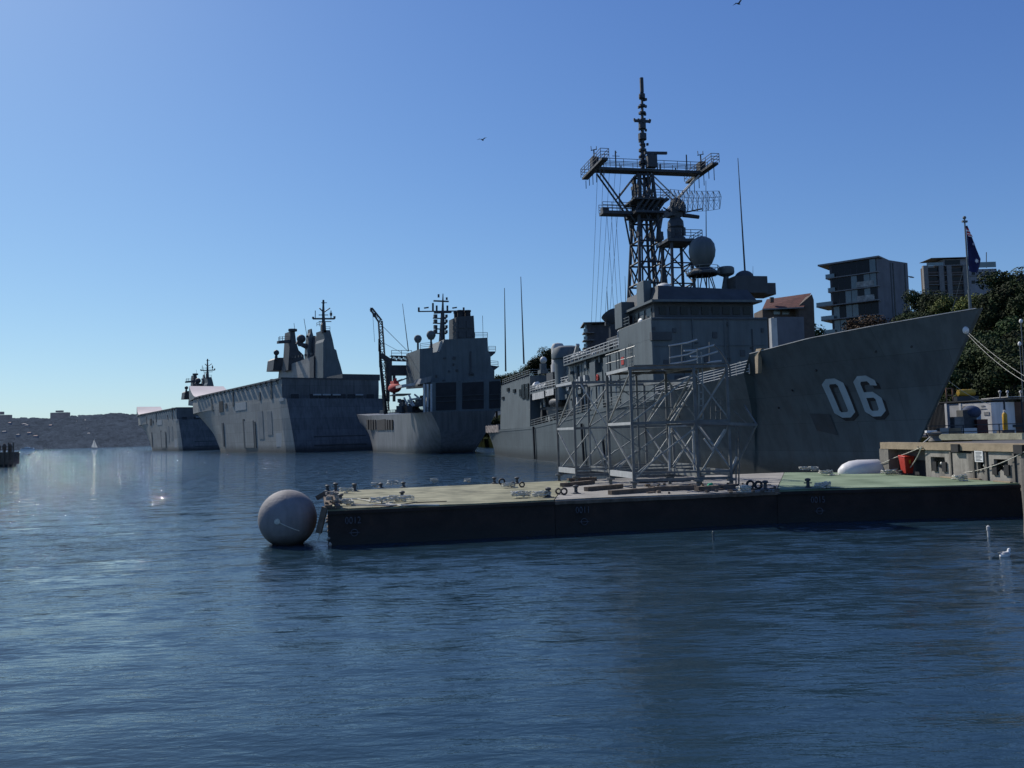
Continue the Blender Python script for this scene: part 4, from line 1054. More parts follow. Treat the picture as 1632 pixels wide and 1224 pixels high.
# ---- round mooring buoy
bw = at_level(459, 866, 0); br_ = 45.3*bw.y/F_PX*1.0
bu = empty('mooring_buoy', (bw.x, bw.y, br_*.86), 0, 'large round pale grey foam ball buoy floating left of the pontoon', 'buoy')
buoy_m = mat('buoy_foam_skin', (.24,.225,.22), .75, var=.1, scale=1.6, streak=.25, bump=.35, bscale=9, wet=(-.85,.35))
MB().ball((0,0,0), br_, n=48, m=28).build('ball', buoy_m, bu, smooth=True)
m = MB().ball((0,0,0),.01,n=4,m=3)
pts = [Vector((-br_*.08+ .0, -br_*1.0, 0)).lerp(Vector((br_*.62,-br_*.78,-br_*.38)), i/8).normalized()*(br_+.015) for i in range(9)]
m.path(pts, .018, 5); m.tube(pts[0]*.99, pts[0]*1.03, .12, n=12); m.build('lashing_line', rope_m, bu, smooth=True)

# ================================================================== SCAFFOLD TOWERS
def scaffold(nl, nr, depth, Hh, label, bays, low_ext=0):
    """nl,nr: near left/right foot on the deck; depth vector backwards"""
    root = empty('scaffold_tower', nl, 0, label, 'scaffold', 'steel scaffold towers on the middle pontoon')
    a = nr-nl; L_ = a.length; ux = a.normalized(); uy = depth
    def Pt(x, y, z): return ux*x + uy*y + Vector((0,0,z))
    hm = Hh*.545
    xs = bays
    for x in xs:
        for y in (0, 1):
            MB().bar(Pt(x,y,.32), Pt(x,y,Hh), .13,.13).build('post', galv_d, root)
            MB().bar(Pt(x,y,.32), Pt(x,y,.42), .42,.42).bar(Pt(x,y,.0),Pt(x,y,.32),.16).build('foot', galv_d, root)
    for y in (0, 1):
        MB().bar(Pt(0,y,.80), Pt(L_,y,.80), .08,.10).build('base_beam', galv_d, root); MB().bar(Pt(0,y,.45), Pt(L_,y,.45), .08,.14).build('base_beam', galv_d, root)
        MB().bar(Pt(0,y,hm), Pt(L_,y,hm), .10,.12).build('middle_beam', galv_d, root)
        MB().bar(Pt(-.1,y,Hh), Pt(L_,y,Hh), .10,.14).build('top_beam', galv_d, root)
        for x0, x1 in zip(xs, xs[1:]):
            MB().bar(Pt(x0+.25,y+.02,.85), Pt(x1,y+.02,hm-.3), .07,.07).build('brace', galv, root)
            MB().bar(Pt(x0+.05,y,hm+.1), Pt(x1,y,Hh-.35), .07,.07).build('brace', galv, root)
            if x1-x0 > 2.2: MB().bar(Pt(x0+.05,y-.01,.55+(hm)*.0), Pt(x0+(x1-x0)*.45,y-.01,hm*.55), .07,.07).build('brace', galv, root)
    for x in xs:
        MB().bar(Pt(x,0,.70), Pt(x,1,.70), .10,.30).build('cross_plate', rail_l if x == xs[0] else galv, root)  # pale plates and beams at the left end paint sunlight there
        MB().bar(Pt(x,0,hm), Pt(x,1,hm), .12,.14).build('cross_beam', rail_l if x == xs[0] else galv, root)
        MB().bar(Pt(x,0,Hh), Pt(x,1,Hh), .12,.16).build('cross_beam', rail_l if x == xs[0] else galv, root)
        MB().bar(Pt(x,0,.9), Pt(x,1,hm-.1), .07,.07).build('brace', galv, root)
        MB().bar(Pt(x,0,Hh-.2), Pt(x,1,hm+.1), .07,.07).build('brace', galv, root)
    return root, Pt, ux, hm
def footat(px, py, d): 
    p = at_depth(px, py, d); p.z = PZ; return p
n1l = deck(919,770.5); n1r = footat(1114, 770, n1l.y+1.2); d1 = footat(891,755,n1l.y+3.0)-n1l
s1, P1, u1, h1 = scaffold(n1l, n1r, d1, 5.75, 'rear steel scaffold frame, the one farther left with a plain open top', [0,(n1r-n1l).length*.27,(n1r-n1l).length*.76,(n1r-n1l).length])
MB().bar(P1(.4,0,5.7), P1(1.9,0,h1+.1), .06,.06).build('brace', offwhite, s1)
n2l = deck(1011,780.5); n2r = deck(1166,776); d2 = footat(973,760,n2l.y+3.6)-n2l; L2 = (n2r-n2l).length
s2, P2, u2, h2 = scaffold(n2l, n2r, d2, 6.0, 'front steel scaffold frame with guard rails, ladder and side platform on top', [0, L2*.66, L2])
m = MB(); m.add([P2(0.2,0,6.12),P2(L2+.1,0,6.12),P2(L2+.1,1,6.12),P2(.2,1,6.12),P2(.2,0,6.16),P2(L2+.1,0,6.16),P2(L2+.1,1,6.16),P2(.2,1,6.16)],[(3,2,1,0),(4,5,6,7),(0,1,5,4),(1,2,6,5),(2,3,7,6),(3,0,4,7)])
m.build('platform', galv_d, s2)
# guard rails on top with kinked ends as in the photo
def P2p(px, py, y): 
    d = n2l.y+d2.y*y+.3; return at_depth(px, py, d)-n2l
for y, rails in ((1, [((1066,551),(1096,546),(1111,541)),((1067,570),(1095,565),(1112,558)),((1068,580),(1095,576),(1112,572))]),
                 (0, [((1112,557),(1138,550)),((1112,569),(1122,567),(1144,560)),((1123,581),(1132,577),(1150,575)),((1090,559),(1110,558)),((1100,568),(1112,568))]),):
    for r in rails: MB().path([P2p(a, b, y) for a, b in r], .048, 6).build('guard_rail', rail_l, s2, smooth=True)  # pale tone paints the light falling on these rails from above
for px, y0, y1, yy in ((1068,552,588,1),(1087,549,587,1),(1112,556,590,0),(1131,545,583,0)):
    MB().bar(P2p(px,y0,yy), P2p(px,y1,yy), .06).build('rail_post', galv_d, s2)
MB().path([P2p(x, y, 0) for x, y in ((1138,550),(1147,558),(1156,571),(1163,585),(1164,600))], .05, 6).build('guard_rail', galv_d, s2, smooth=True)
MB().bar(P2p(985,606,.6), P2p(1045,590,0)*1, .05).build('guard_rail', galv_d, s2)
m = MB().path([P2(-.02,1,7.0),P2(-.02,.4,7.0),P2(.3,0,7.1)], .035,5).path([P2(-.02,1,6.55),P2(.3,0,6.6)],.03,5)
m.build('guard_rail', galv, s2)
for y in (.15,.55,.95): MB().bar(P2(0,y,6.1),P2(0,y,7.05),.05).build('rail_post', galv_d, s2)
for x0, x1, y in ((0, L2*.66, 1), (L2*.66, L2, 0), (L2*.66, L2, 1)):
    MB().bar(P2(x1,y,.9), P2(x0,y,h2-.1), .06).build('brace', galv, s2)
    MB().bar(P2(x1,y,h2+.1), P2(x0,y,5.7), .06).build('brace', galv, s2)
for z in (4.1, 5.0): MB().bar(P2(0,1,z), P2(L2,1,z), .06).build('ledger', galv_d, s2)
for x in (L2*.33,): MB().bar(P2(x,1,.5), P2(x,1,6.0), .10).build('post', galv_d, s2)
# ladder at px 1113-1121, y 625-668
m = MB(); a0, a1 = P2p(1114,625,-.05), P2p(1114,668,-.05); b0, b1 = P2p(1120.5,625,-.05), P2p(1120.5,668,-.05)
m.bar(a0,a1,.05).bar(b0,b1,.05)
for i in range(5): m.bar(a0.lerp(a1,i/4), b0.lerp(b1,i/4), .05)
m.bar(a0, a0+Vector((0,0,2)), .05).bar(b0, b0+Vector((0,0,2)), .05)
m.build('ladder', galv, s2)
# lower side platform cantilevered to the right
m = MB(); q0, q1 = P2p(1122,666,0), P2p(1206,677,-.2)
m.bar(P2(L2*.66,0,h2-.05), q1, .12,.14).bar(P2(L2*.66,1,h2-.05), q1+d2*.5, .12,.14).bar(q1, q1+d2*.5, .1)
m.build('side_platform', galv_d, s2)
MB().bar(P2p(1165,760,0), q1, .07).bar(P2p(1186,646,0), q1, .06).bar(P2p(1170,655,0), P2p(1192,677,0), .05).build('bracket', galv_d, s2)
MB().bar(P2p(1160,762,0), P2p(1174,728,0), .09).build('brace', offwhite, s2)
MB().bar(P2p(1122,699,.4), P2p(1136,718,.4), .08).bar(P2p(1136,716,.4), P2p(1155,684,.4), .08).build('brace', rail_l, s2)
for x in (1173, 1177.5): MB().bar(P2p(x,772,.1), P2p(x,672,.1), .06).build('post', galv_d, s2)
# framed inner bay (lit rectangular frame) px 1066-1108, y 679-757
m = MB(); c4 = [P2p(x, y, .75) for x, y in ((1067,680),(1104,678),(1107,757),(1067,753))]
for a, b in zip(c4, c4[1:]+c4[:1]): m.bar(a, b, .09)
m.build('inner_frame', rail_l, s2)
m = MB(); c4 = [P2p(x, y, 1.3) for x, y in ((940,682),(966,681),(966,749),(940,746))]
for a, b in zip(c4, c4[1:]+c4[:1]): m.bar(a, b, .07)
m.bar(c4[0], c4[2], .06); m.build('inner_frame', galv, s2)
m = MB()
for x in (1133,1141,1149): 
    m.bar(P2p(x,632,.5), P2p(x,668,.5), .05)
for y in (637,647,656): m.bar(P2p(1140,y,.5), P2p(1152,y-1,.5), .05)
m.build('gate_frame', galv_d, s2)
MB().lathe(P2p(1136,588,0),[(0,0),(.12,.03),(.12,.2),(0,.24)],10).build('lamp', white_p, s2)
MB().ball(tuple(P2p(1056,587.5,0)),.07).build('lamp', white_p, s2)
# sleepers under the scaffold feet
for i, (x0, y0, x1, y1, lb) in enumerate(((896,776,945,771,'timber sleeper under the left foot of the rear scaffold'),(934,783,990,778,'timber sleeper left of the front scaffold foot'),(972,789,1040,784,'front sleeper below the left corner of the front scaffold'),
    (1040,783,1110,780,'sleeper running under the middle of the front scaffold'),(1110,783,1175,778,'sleeper at the right foot of the front scaffold'),(905,768,950,766,'far sleeper under the rear scaffold'),(1010,770,1100,767,'long sleeper between the two scaffolds'))):
    plank(deck(x0,y0), deck(x1,y1), .30,.20, lb, 'timber_sleeper')
o = MB().prism([(0,0,0),(.38,0,.02),(.3,0,.28),(.12,0,.22)],(0,.25,0)).build('green_cloth', mat('green_plastic_sheet',(.02,.30,.17),.5,var=.2,scale=4)); o.location = deck(1126,779); tag(o, 'small bright green sheet crumpled at the foot of the front scaffold', 'cloth')
o = MB().prism([(0,0,0),(.34,0,.02),(.3,0,.12),(.05,0,.14)],(0,.2,0)).build('green_cloth', mat('green_plastic_sheet',(.02,.30,.17))); o.location = deck(904,772); tag(o, 'small pale green scrap beside the left foot of the rear scaffold', 'cloth')
# scattered debris on the grey deck
m = MB(); random.seed(11)
for i in range(90):
    p = deck(random.uniform(985,1240), random.uniform(772,787)); m.cbox(p, random.uniform(.04,.3), random.uniform(.04,.15), random.uniform(.02,.12), random.random()*3)
tag(m.build('debris', timber), 'dark scraps and chips strewn around the scaffold feet', 'debris', kind='stuff')

# ================================================================== WHARF
wf = empty('wharf', (WF.X0, WF.Y0, 0), WF.th, 'concrete wharf with tan coping and stained panels at the right edge', 'wharf')
def wp(px, py, y=0): return WF.on(px, py, 'y', y)
def ww(px, py, y=0): p = WF.on(px, py, 'y', y); return WF.to_world(*p)
LW = 26.0
dirt = mat('wharf_deck_asphalt', (.10,.095,.09), .9, var=.3, scale=1.2)
MB().box(.2,LW,.6,40,2.3,3.2).build('deck_slab', dirt, wf)
MB().box(-.1,LW,.0,.55,2.92,3.3).build('coping', conc_tan, wf)
MB().box(0,LW,.9,1.1,-1,2.4).build('back_wall', conc, wf)
MB().box(0,.3,1.1,40,-1,2.4).build('back_wall', conc, wf)
# piers and hanging panels
xs = [wp(x, 740).x for x in (1402,1412)]
MB().box(xs[0],xs[1]+.25,.02,.6,-1,2.92).build('pier', conc, wf)
panel_m = mat('pale_precast_panel', (.31,.29,.255), .85, var=.2, scale=1.0, streak=.5, rust=.25, bump=.3)
MB().box(wp(1414,740).x+.3,wp(1470,740).x,.85,.89,-.5,2.9).build('recess_shade_sheet', haze_dark, wf)  # thin dark sheet that paints the shade inside the recess
PX = [(1472,1512),(1516,1548),(1551,1568),(1572,1612),(1616,1645)]
for i, (a, b) in enumerate(PX):
    x0, x1 = wp(a,740).x, wp(b,740).x
    if i % 2 == 0 or i == 3:
        m = MB(); c = (x0+x1)/2
        m.box(x0,x1,.12,.3,2.55,2.9).box(x0,x0+(x1-x0)*.22,.12,.3,.2,2.55).box(x1-(x1-x0)*.22,x1,.12,.3,.2,2.55)
        m.prism([(x0+(x1-x0)*.22,.12,.2),(x1-(x1-x0)*.22,.12,.2),(x1-(x1-x0)*.22,.12,1.75),(c,.12,2.05),(x0+(x1-x0)*.22,.12,1.75)],(0,.16,0))
        m.build('panel', panel_m, wf)
        MB().ball((c,.35,2.2),.09).build('bulkhead_lamp', mat('lamp_glass_lit',(.8,.8,.75),.4), wf)
    else:
        MB().box(x0,x1,.1,.28,.2,2.8).build('panel', panel_m, wf)
    MB().box(x1,x1+.12,.05,.4,-1,2.9).build('rib', conc, wf)
for px in (1487,1502,1582,1601):
    p = wp(px,728); MB().box(p.x-.16,p.x+.16,.04,.12,1.8,2.3).build('fender_pad', black, wf)
for px in (1524,1625):
    p = wp(px,711); MB().box(p.x-.28,p.x+.28,-.12,.0,2.85,3.25).build('rubber_block', rubber, wf)
# notice
a, b = wp(1553,736,-.02), wp(1565,718,-.02)
sg = MB().box(a.x,b.x,.0,.04,a.z,b.z).build('notice_board', white_p); sg.location = wf.location; sg.rotation_euler = (0,0,WF.th); tag(sg, 'small white notice board with grey text lines on the wharf wall', 'sign')
m = MB()
for i in range(7):
    z = b.z-.08-i*(b.z-a.z-.1)/7; m.box(a.x+.08,b.x-.08-(.1 if i % 3 == 2 else 0),-.012,-.004,z-.02,z)
m.build('text_lines', haze_dark, sg)
# bollard and white capped stub on the wharf edge
def wplace(px, py, z=3.3): p = at_level(px, py, z); return p
p = wplace(1490, 703)
q = empty('quay_bollard', p, 0, 'squat grey quay bollard with white cap near the warship stem', 'bollard')
MB().lathe((0,0,0),[(.35,0),(.3,.1),(.22,.2),(.24,.32),(.38,.4),(.38,.5),(.2,.55),(0,.56)],16).build('post', conc, q, smooth=True)
MB().box(-.5,.1,-.12,.12,.5,.62).build('cap', white_p, q)
# raised kerb blocks behind the coping, second quay level
q0, q1 = at_level(1484,702,3.2), at_level(1632,704,3.2)
def wallseg(name, pxa, pya, pxb, pyb, z0, z1, th, m, label, cat, depth=None):
    A = at_level(pxa, pya, z0) if depth is None else at_depth(pxa, pya, depth); B = at_level(pxb, pyb, z0) if depth is None else at_depth(pxb, pyb, depth)
    A.z = B.z = 0; d = (B-A).normalized(); n = Vector((-d.y, d.x, 0))*th
    o = MB().prism([A+Vector((0,0,z0)),B+Vector((0,0,z0)),B+Vector((0,0,z1)),A+Vector((0,0,z1))], n).build(name, m); return tag(o, label, cat)
lichen = mat('lichen_stained_kerb', (.44,.41,.27), .9, var=.35, scale=1.3, rust=.2, bump=.3)
wallseg('kerb_beam', 1493, 701.5, 1629, 700.5, 3.24, 3.62, .3, lichen, 'long lichen stained kerb beam behind the tan coping', 'kerb')
wallseg('quay_wall', 1476, 694.5, 1700, 690, 3.1, 3.55, .5, mat('dark_weathered_quay',(.12,.115,.10),.9,var=.35,scale=1), 'low dark quay wall behind the kerb beam', 'wall')
# red bin
p = deck(1446, 756)
bn = empty('wheelie_bin', p+Vector((0,-.0,0)), .1, 'red wheelie bin with closed lid standing against the wharf wall', 'bin')
s = .82
MB().add([(-.26*s,-.30*s,.06),(.26*s,-.30*s,.06),(.26*s,.28*s,.06),(-.26*s,.28*s,.06),(-.36*s,-.38*s,1.18*s),(.36*s,-.38*s,1.18*s),(.36*s,.40*s,1.18*s),(-.36*s,.40*s,1.18*s)],[(3,2,1,0),(0,1,5,4),(1,2,6,5),(2,3,7,6),(3,0,4,7),(4,5,6,7)]).build('body', red_pl, bn, bevel=.03)
MB().add([(-.40*s,-.45*s,1.18*s+.004),(.40*s,-.45*s,1.18*s+.004),(.38*s,.44*s,1.22*s),(-.38*s,.44*s,1.22*s),(-.38*s,-.40*s,1.25*s),(.38*s,-.40*s,1.25*s),(.36*s,.42*s,1.33*s),(-.36*s,.42*s,1.33*s)],[(3,2,1,0),(4,5,6,7),(0,1,5,4),(1,2,6,5),(2,3,7,6),(3,0,4,7)]).build('lid', red_pl, bn, bevel=.02)
MB().tube((-.3*s,.44*s,1.2*s),(.3*s,.44*s,1.2*s),.03).build('handle', red_pl, bn)
for x in (-.24,.24): MB().lathe((x*s,.32*s,.1),[(0,-.03),(.1,-.03),(.1,.03),(0,.03)],14,(1,0,0)).build('wheel', rubber, bn)
MB().box(-.05,.05,-.405*s,-.385*s,.62,.82).build('bin_sticker', yellow, bn)
# foam fender
a = at_depth(1345, 742, 50.3); b = at_depth(1402, 744, 50.3)
r_ = .55
fo = empty('foam_fender', (0,0,0), 0, 'pale rounded foam fender lying between the warship and the pontoon by the pier', 'fender')
d = (b-a); d.z = 0; Lf = d.length
MB().lathe((a.x,a.y,1.55),[(0,-.35),(.25,-.3),(.5,-.05),(.68,.35),(.74,.8),(.74,Lf-.1),(.66,Lf),(0,Lf+.05)],28,tuple(d.normalized())).build('cylinder_body', fenderw, fo, smooth=True)
MB().lathe(Vector((a.x,a.y,1.55))+d*1.0,[(.3,0),(.55,.04),(.55,.2),(.2,.3)],16,tuple(d.normalized())).build('end_flange', haze_dark, fo)
# ropes to the pontoon
rope('mooring_rope', sag(deck(1372,750)+Vector((0,0,.2)), ww(1470,712,-.05), .1), .02, 'thin rope from the low bollard over the pier to the wharf coping')
rope('mooring_rope', sag(deck(1368,751)+Vector((0,0,.2)), ww(1418,733,-.05), .12), .02, 'short slack rope from the low bollard to the concrete pier')
rope('mooring_rope', sag(deck(1440,755)+Vector((0,-.4,.2)), ww(1469,712,-.1), .18), .028, 'rope hanging in front of the red bin')
rope('mooring_rope', sag(deck(1500,760)+Vector((0,0,.2)), ww(1640,716,-.1), .35), .02, 'long slack rope rising along the wharf panels to the right edge')
rope('mooring_rope', sag(ww(1462,712,-.1), wplace(1488,700)+Vector((0,0,.35)), .05), .03, 'rope from the coping edge to the quay bollard')
for i, (x0,y0,x1,y1,lb) in enumerate(((1520,763,1562,765,'weathered board lying beside the wharf wall'),(1585,768,1612,770,'short board at the right end of the green deck'),(1500,761,1530,764,'pale board left of the upright tyres'))):
    plank(deck(x0,y0), deck(x1,y1), .14,.06, lb, 'board', conc_tan)
# concrete corner pile in the water
cp = at_level(1650, 850, 0)
o = MB().lathe((cp.x,cp.y,-1.5),[(.4,0),(.4,1.5),(.36,2.2),(.38,3.4),(.38,4.4)],16).build('wharf_pile', conc); tag(o, 'thick concrete pile at the right edge beside the pontoon end', 'pile')

# ---- quay yard behind
YD = 71.0
def ybox(px0, px1, py0, py1, d, th, name, m, label=None, cat=None, parent=None, ground=None):
    a = at_depth(px0, py1, d); b = at_depth(px1, py0, d)
    z0 = a.z if ground is None else ground
    o = MB().box(a.x,b.x,d,d+th,z0,b.z).build(name, m, parent)
    if label: tag(o, label, cat)
    return o
shed = empty('site_shed', (0,0,0), 0, 'white and grey panelled quay shed with a flat roof behind the kerb', 'shed')
corr = mat('grey_corrugated_sheet', (.26,.28,.30), .6, var=.2, scale=1.5, streak=.3)
# its long wall runs obliquely away from the camera, so it catches the low side light
_s0 = at_depth(1579, 660, 70.0); SD = Frame(_s0.x, 70.0, math.degrees(math.atan2(.9, -.43)))   # x along the wall going away, y>0 toward the water
def swall(px0, px1, py0, py1, y0, th, name, m, ground=None):
    a = SD.on(px0, py1, 'y', y0); b = SD.on(px1, py0, 'y', y0); z0 = a.z if ground is None else ground
    pts = [SD.to_world(a.x, y0, z0), SD.to_world(b.x, y0, z0), SD.to_world(b.x, y0, b.z), SD.to_world(a.x, y0, b.z)]
    o_ = SD.to_world(0, y0-th)-SD.to_world(0, y0); o_.z = 0
    return MB().prism(pts, o_).build(name, m, shed)
swall(1478,1508,642,684,0,3,'corrugated_wall',corr,3.1)
swall(1508.3,1530.7,643,684,.03,3,'panel_wall',mat('pale_grey_panel',(.52,.53,.53),.6,var=.12,scale=1,streak=.2),3.1)
swall(1531,1579,641,684,.06,3,'white_wall',mat('shed_white_sheet',(.80,.79,.76),.6,var=.08,scale=.7,streak=.25),3.1)
swall(1494,1580,638.5,641,.12,3.3,'roof_edge',haze_dark)
for i in range(14):
    a = SD.on(1479+i*2.1, 660, 'y', .05); p = SD.to_world(a.x, .05); MB().bar((p.x,p.y,3.1),(p.x,p.y,SD.on(1479+i*2.1,644,'y',.05).z),.06).build('sheet_rib', haze_dark, shed)
for px0,px1,py0,py1 in ((1563,1569,646,648),(1562,1572,651,652),(1568,1576,656,662),(1533,1538,647,651)):
    swall(px0,px1,py0,py1,.09,.02,'wall_notice',mat('faded_print',(.3,.3,.3),.8,var=.4,scale=6))
for px0,px1 in ((1507.4,1508.3),(1530.2,1531)):
    swall(px0,px1,643,684,.1,.04,'corner_trim',white_p,3.1)
sh2 = empty('open_store', (0,0,0), 0, 'grey and rust brown open sided store right of the white shed', 'shed')
ybox(1580,1599,640,684,YD,.3,'side_panel',mat('mauve_grey_panel',(.25,.24,.27),.7,var=.1,scale=1),parent=sh2,ground=3.1)
ybox(1610,1640,640,676,YD+2,.3,'brown_wall',mat('rusty_brown_sheet',(.13,.07,.045),.8,var=.35,scale=1.2),parent=sh2,ground=3.1)
ybox(1599,1640,676,681,YD,1.5,'bench',haze_dark,parent=sh2)
ybox(1576,1645,634,637,YD-.4,4,'roof',corr,parent=sh2)
ybox(1606,1645,631,633,YD-.8,4,'roof',offwhite,parent=sh2)
for px in (1594,1606,1627): 
    m = MB(); a = at_depth(px,634,YD-.5); m.tube((a.x,YD-.5,a.z),(a.x,YD-.5,a.z+.45),.05); m.ball((a.x,YD-.5,a.z+.5),.12); m.build('roof_lamp', offwhite, sh2)
m = MB()
for px in (1581,1600,1628): a = at_depth(px,636,YD-.45); m.tube((a.x,YD-.45,3.1),(a.x,YD-.45,a.z),.07)
m.build('pillar', mast_grey, sh2)
p = at_depth(1601,662,YD-2.5)
cy_ = empty('gas_cylinder', (p.x,YD-2.5,3.1), 0, 'yellow gas cylinder with white top standing by the open store', 'cylinder')
MB().lathe((0,0,0),[(.17,0),(.19,.06),(.19,1.25),(.12,1.4),(.06,1.45),(0,1.46)],16).build('bottle', yellow, cy_, smooth=True); MB().lathe((0,0,1.4),[(.1,0),(.1,.2),(0,.22)],12).build('cap', white_p, cy_)
cy_.location.z = 3.1+.5
tag(MB().box(p.x-.5,p.x+.5,YD-2.9,YD-2.1,3.1,3.6).build('plinth', dirt), 'low dark plinth carrying the yellow gas cylinder', 'plinth')
tk = empty('yellow_tank', (0,0,0), 0, 'ochre yellow tank on a dark stand behind the white shed roof', 'tank')
a = at_depth(1527,632,80); b = at_depth(1552,620,80)
MB().lathe((a.x,80,(a.z+b.z)/2),[(0,-.05),((b.z-a.z)/2*.9,0),((b.z-a.z)/2,.2),((b.z-a.z)/2,b.x-a.x-.2),((b.z-a.z)/2*.9,b.x-a.x),(0,b.x-a.x+.05)],18,(1,0,0)).build('drum', yellow, tk, smooth=True)
MB().box(a.x-.3,b.x+.2,79.6,80.4,6.0,a.z).box(a.x-1,b.x+.5,78,82,3.1,6.0).build('stand', haze_dark, tk)
c = at_depth(1513,625,79.5); m = MB(); z0 = c.z-.9; z1 = c.z+.35
for x in (c.x-.3,c.x+.3): m.bar((x,79.5,3.1),(x,79.5,z1),.1)
for z in (z1,c.z-.3): m.bar((c.x-.3,79.5,z),(c.x+.3,79.5,z),.1)
m.build('access_frame', mat('brown_painted_steel',(.22,.12,.07),.7,var=.2,scale=2), tk)
tag(ybox(1536,1556,653,682,YD-3,1.0,'covered_machine',mat('dark_tarpaulin',(.07,.075,.08),.8,var=.3,scale=2),ground=3.1), 'dark tarpaulin covered machine in front of the white shed', 'machine')
p = at_depth(1548,655,YD-2.6)
tag(MB().ball((p.x,YD-2.6,p.z-.1),.75,.6,.55).build('blue_bundle', mat('blue_bundle_cloth',(.05,.07,.12),.8,var=.3,scale=3), smooth=True), 'dark blue bundle lying on the covered machine', 'bundle')
tag(ybox(1522,1536,664,683,YD-3.4,.7,'crate',mat('weathered_grey_crate',(.2,.2,.19),.8,var=.3,scale=2),ground=3.1), 'weathered grey crate left of the covered machine', 'crate')
tag(ybox(1558,1574,668,684,YD-3.4,1,'skip',mat('maroon_skip_paint',(.10,.035,.03),.7,var=.3,scale=2),ground=3.1), 'dark maroon skip in front of the shed right end', 'skip')
tag(ybox(1557,1563,655,664,YD-1,.3,'blue_drum',mat('light_blue_plastic',(.16,.3,.45),.5,var=.2,scale=2),ground=3.1), 'light blue drum against the white shed wall', 'drum')
for px0,px1,mm,lb in ((1498,1512,offwhite,'stack of pale boards at the left end of the shed'),(1513,1531,conc_tan,'stack of yellowish timber boards in front of the shed'),(1534,1557,white_p,'long white board at the foot of the shed')):
    tag(ybox(px0,px1,682,685,YD-5,.6,'board_stack',mm,ground=3.1), lb, 'boards')
m = MB().rail([(at_depth(1478,684,YD-6).x,YD-6,3.1),(at_depth(1650,684,YD-6).x,YD-6,3.1)],1.0,2,.03,2.5)
tag(m.build('yard_fence', mast_grey), 'thin grey rail fence along the quay yard edge', 'fence')
# lamp posts at the far right
for px, py0, py1, lb in ((1627,512,600,'white street lamp high at the right edge among the trees'),(1625,548,620,'lower white lamp post near the right edge')):
    d = 88; a = at_depth(px, py0, d)
    q = empty('lamp_post', (a.x, d, 6.0), 0, lb, 'lamp post'); MB().tube((0,0,0),(0,0,a.z-6.0),.05).build('pole', haze, q); MB().ball((0,0,a.z-6.0),.17,.17,.24).build('lamp_head', white_p, q, smooth=True)
# ================================================================== LAND, HILL, BUILDINGS, TREES
def smooth(t): t = max(0, min(1, t)); return t*t*(3-2*t)
def ground_h(lx, ly):
    """height of the land in the frigate's axes (lx along, ly to port)"""
    return 3.0 + 25.0*smooth((ly-30)/88) + (1.2*math.sin(lx*.05+ly*.03) + .8*math.sin(lx*.11-ly*.07))*smooth((ly-30)/20)
vs = []; fs = []
XS = list(range(-420, 131, 10)); YS = [13.0,13.01,20,28,34,40,46,52,58,64,70,78,86,95,105,116,130,150,200,300]
for i, lx in enumerate(XS):
    for j, ly in enumerate(YS):
        p = FG.to_world(lx, ly); z = ground_h(lx, ly) if j else -2
        vs.append((p.x, p.y, z))
n = len(YS)
fs = [(i*n+j,(i+1)*n+j,(i+1)*n+j+1,i*n+j+1) for i in range(len(XS)-1) for j in range(n-1)]
nb = len(vs)
m = MB().add(vs, fs)
# close the near end of the land
m.add([(*FG.to_world(130, ly).xy, -2) for ly in YS], [])
m.f += [((len(XS)-1)*n+j, nb+j, nb+j+1, (len(XS)-1)*n+j+1) for j in range(n-1)]
o = m.build('hillside', mat('hill_undergrowth', (.016,.02,.010), .95, var=.5, scale=.25, bump=.8, bscale=1.5, spec=0)); tag(o, kind='structure')
# quay apron behind the bow, between hill and wharf
a = FG.to_world(131, 13); 
o = MB().prism([Vector((*FG.to_world(70,13.2).xy,3.0)),Vector((*FG.to_world(124,13.2).xy,3.0)),Vector((31.5,58,3.0)),Vector((75,58,3.0)),Vector((*FG.to_world(70,45).xy,3.0))],(0,0,.09)).build('quay_apron', dirt); tag(o, kind='structure')

# ---- trees: prototypes with limbs and leaf faces
def foliage(rd, H, W, nleaf, ls, lobes=11, flat=.8):
    """crown of many small leaf faces grouped in clumps"""
    cl = []
    for i in range(lobes):
        a = rd.uniform(0, 6.283); r = W*rd.uniform(.05,.72)*.5*2**.5; z = H*rd.uniform(.30,.95)
        k = 1-abs(z/H-.6)*1.1; cl.append((Vector((r*math.cos(a)*k, r*math.sin(a)*k, z)), W*rd.uniform(.16,.30)))
    co = np.zeros((nleaf*4, 3)); 
    for i in range(nleaf):
        c, r = cl[rd.randrange(lobes)]
        d = Vector((rd.gauss(0,1), rd.gauss(0,1), rd.gauss(0,1))).normalized()
        p = c + Vector((d.x, d.y, d.z*flat))*r*(rd.random()**.35)
        nrm = (d+Vector((rd.gauss(0,.6),rd.gauss(0,.6),rd.gauss(0,.6)+.3))).normalized(); t = nrm.orthogonal().normalized(); b = nrm.cross(t)
        q = rd.random()*6.28; t, b = t*math.cos(q)+b*math.sin(q), b*math.cos(q)-t*math.sin(q)
        s = ls*rd.uniform(.6,1.3)
        for k, v in enumerate((-t*s-b*s*.2, b*s*.55, t*s+b*s*.1, -b*s*.6)): co[i*4+k] = (p+v)[:]
    return co, cl
leafmats = {}
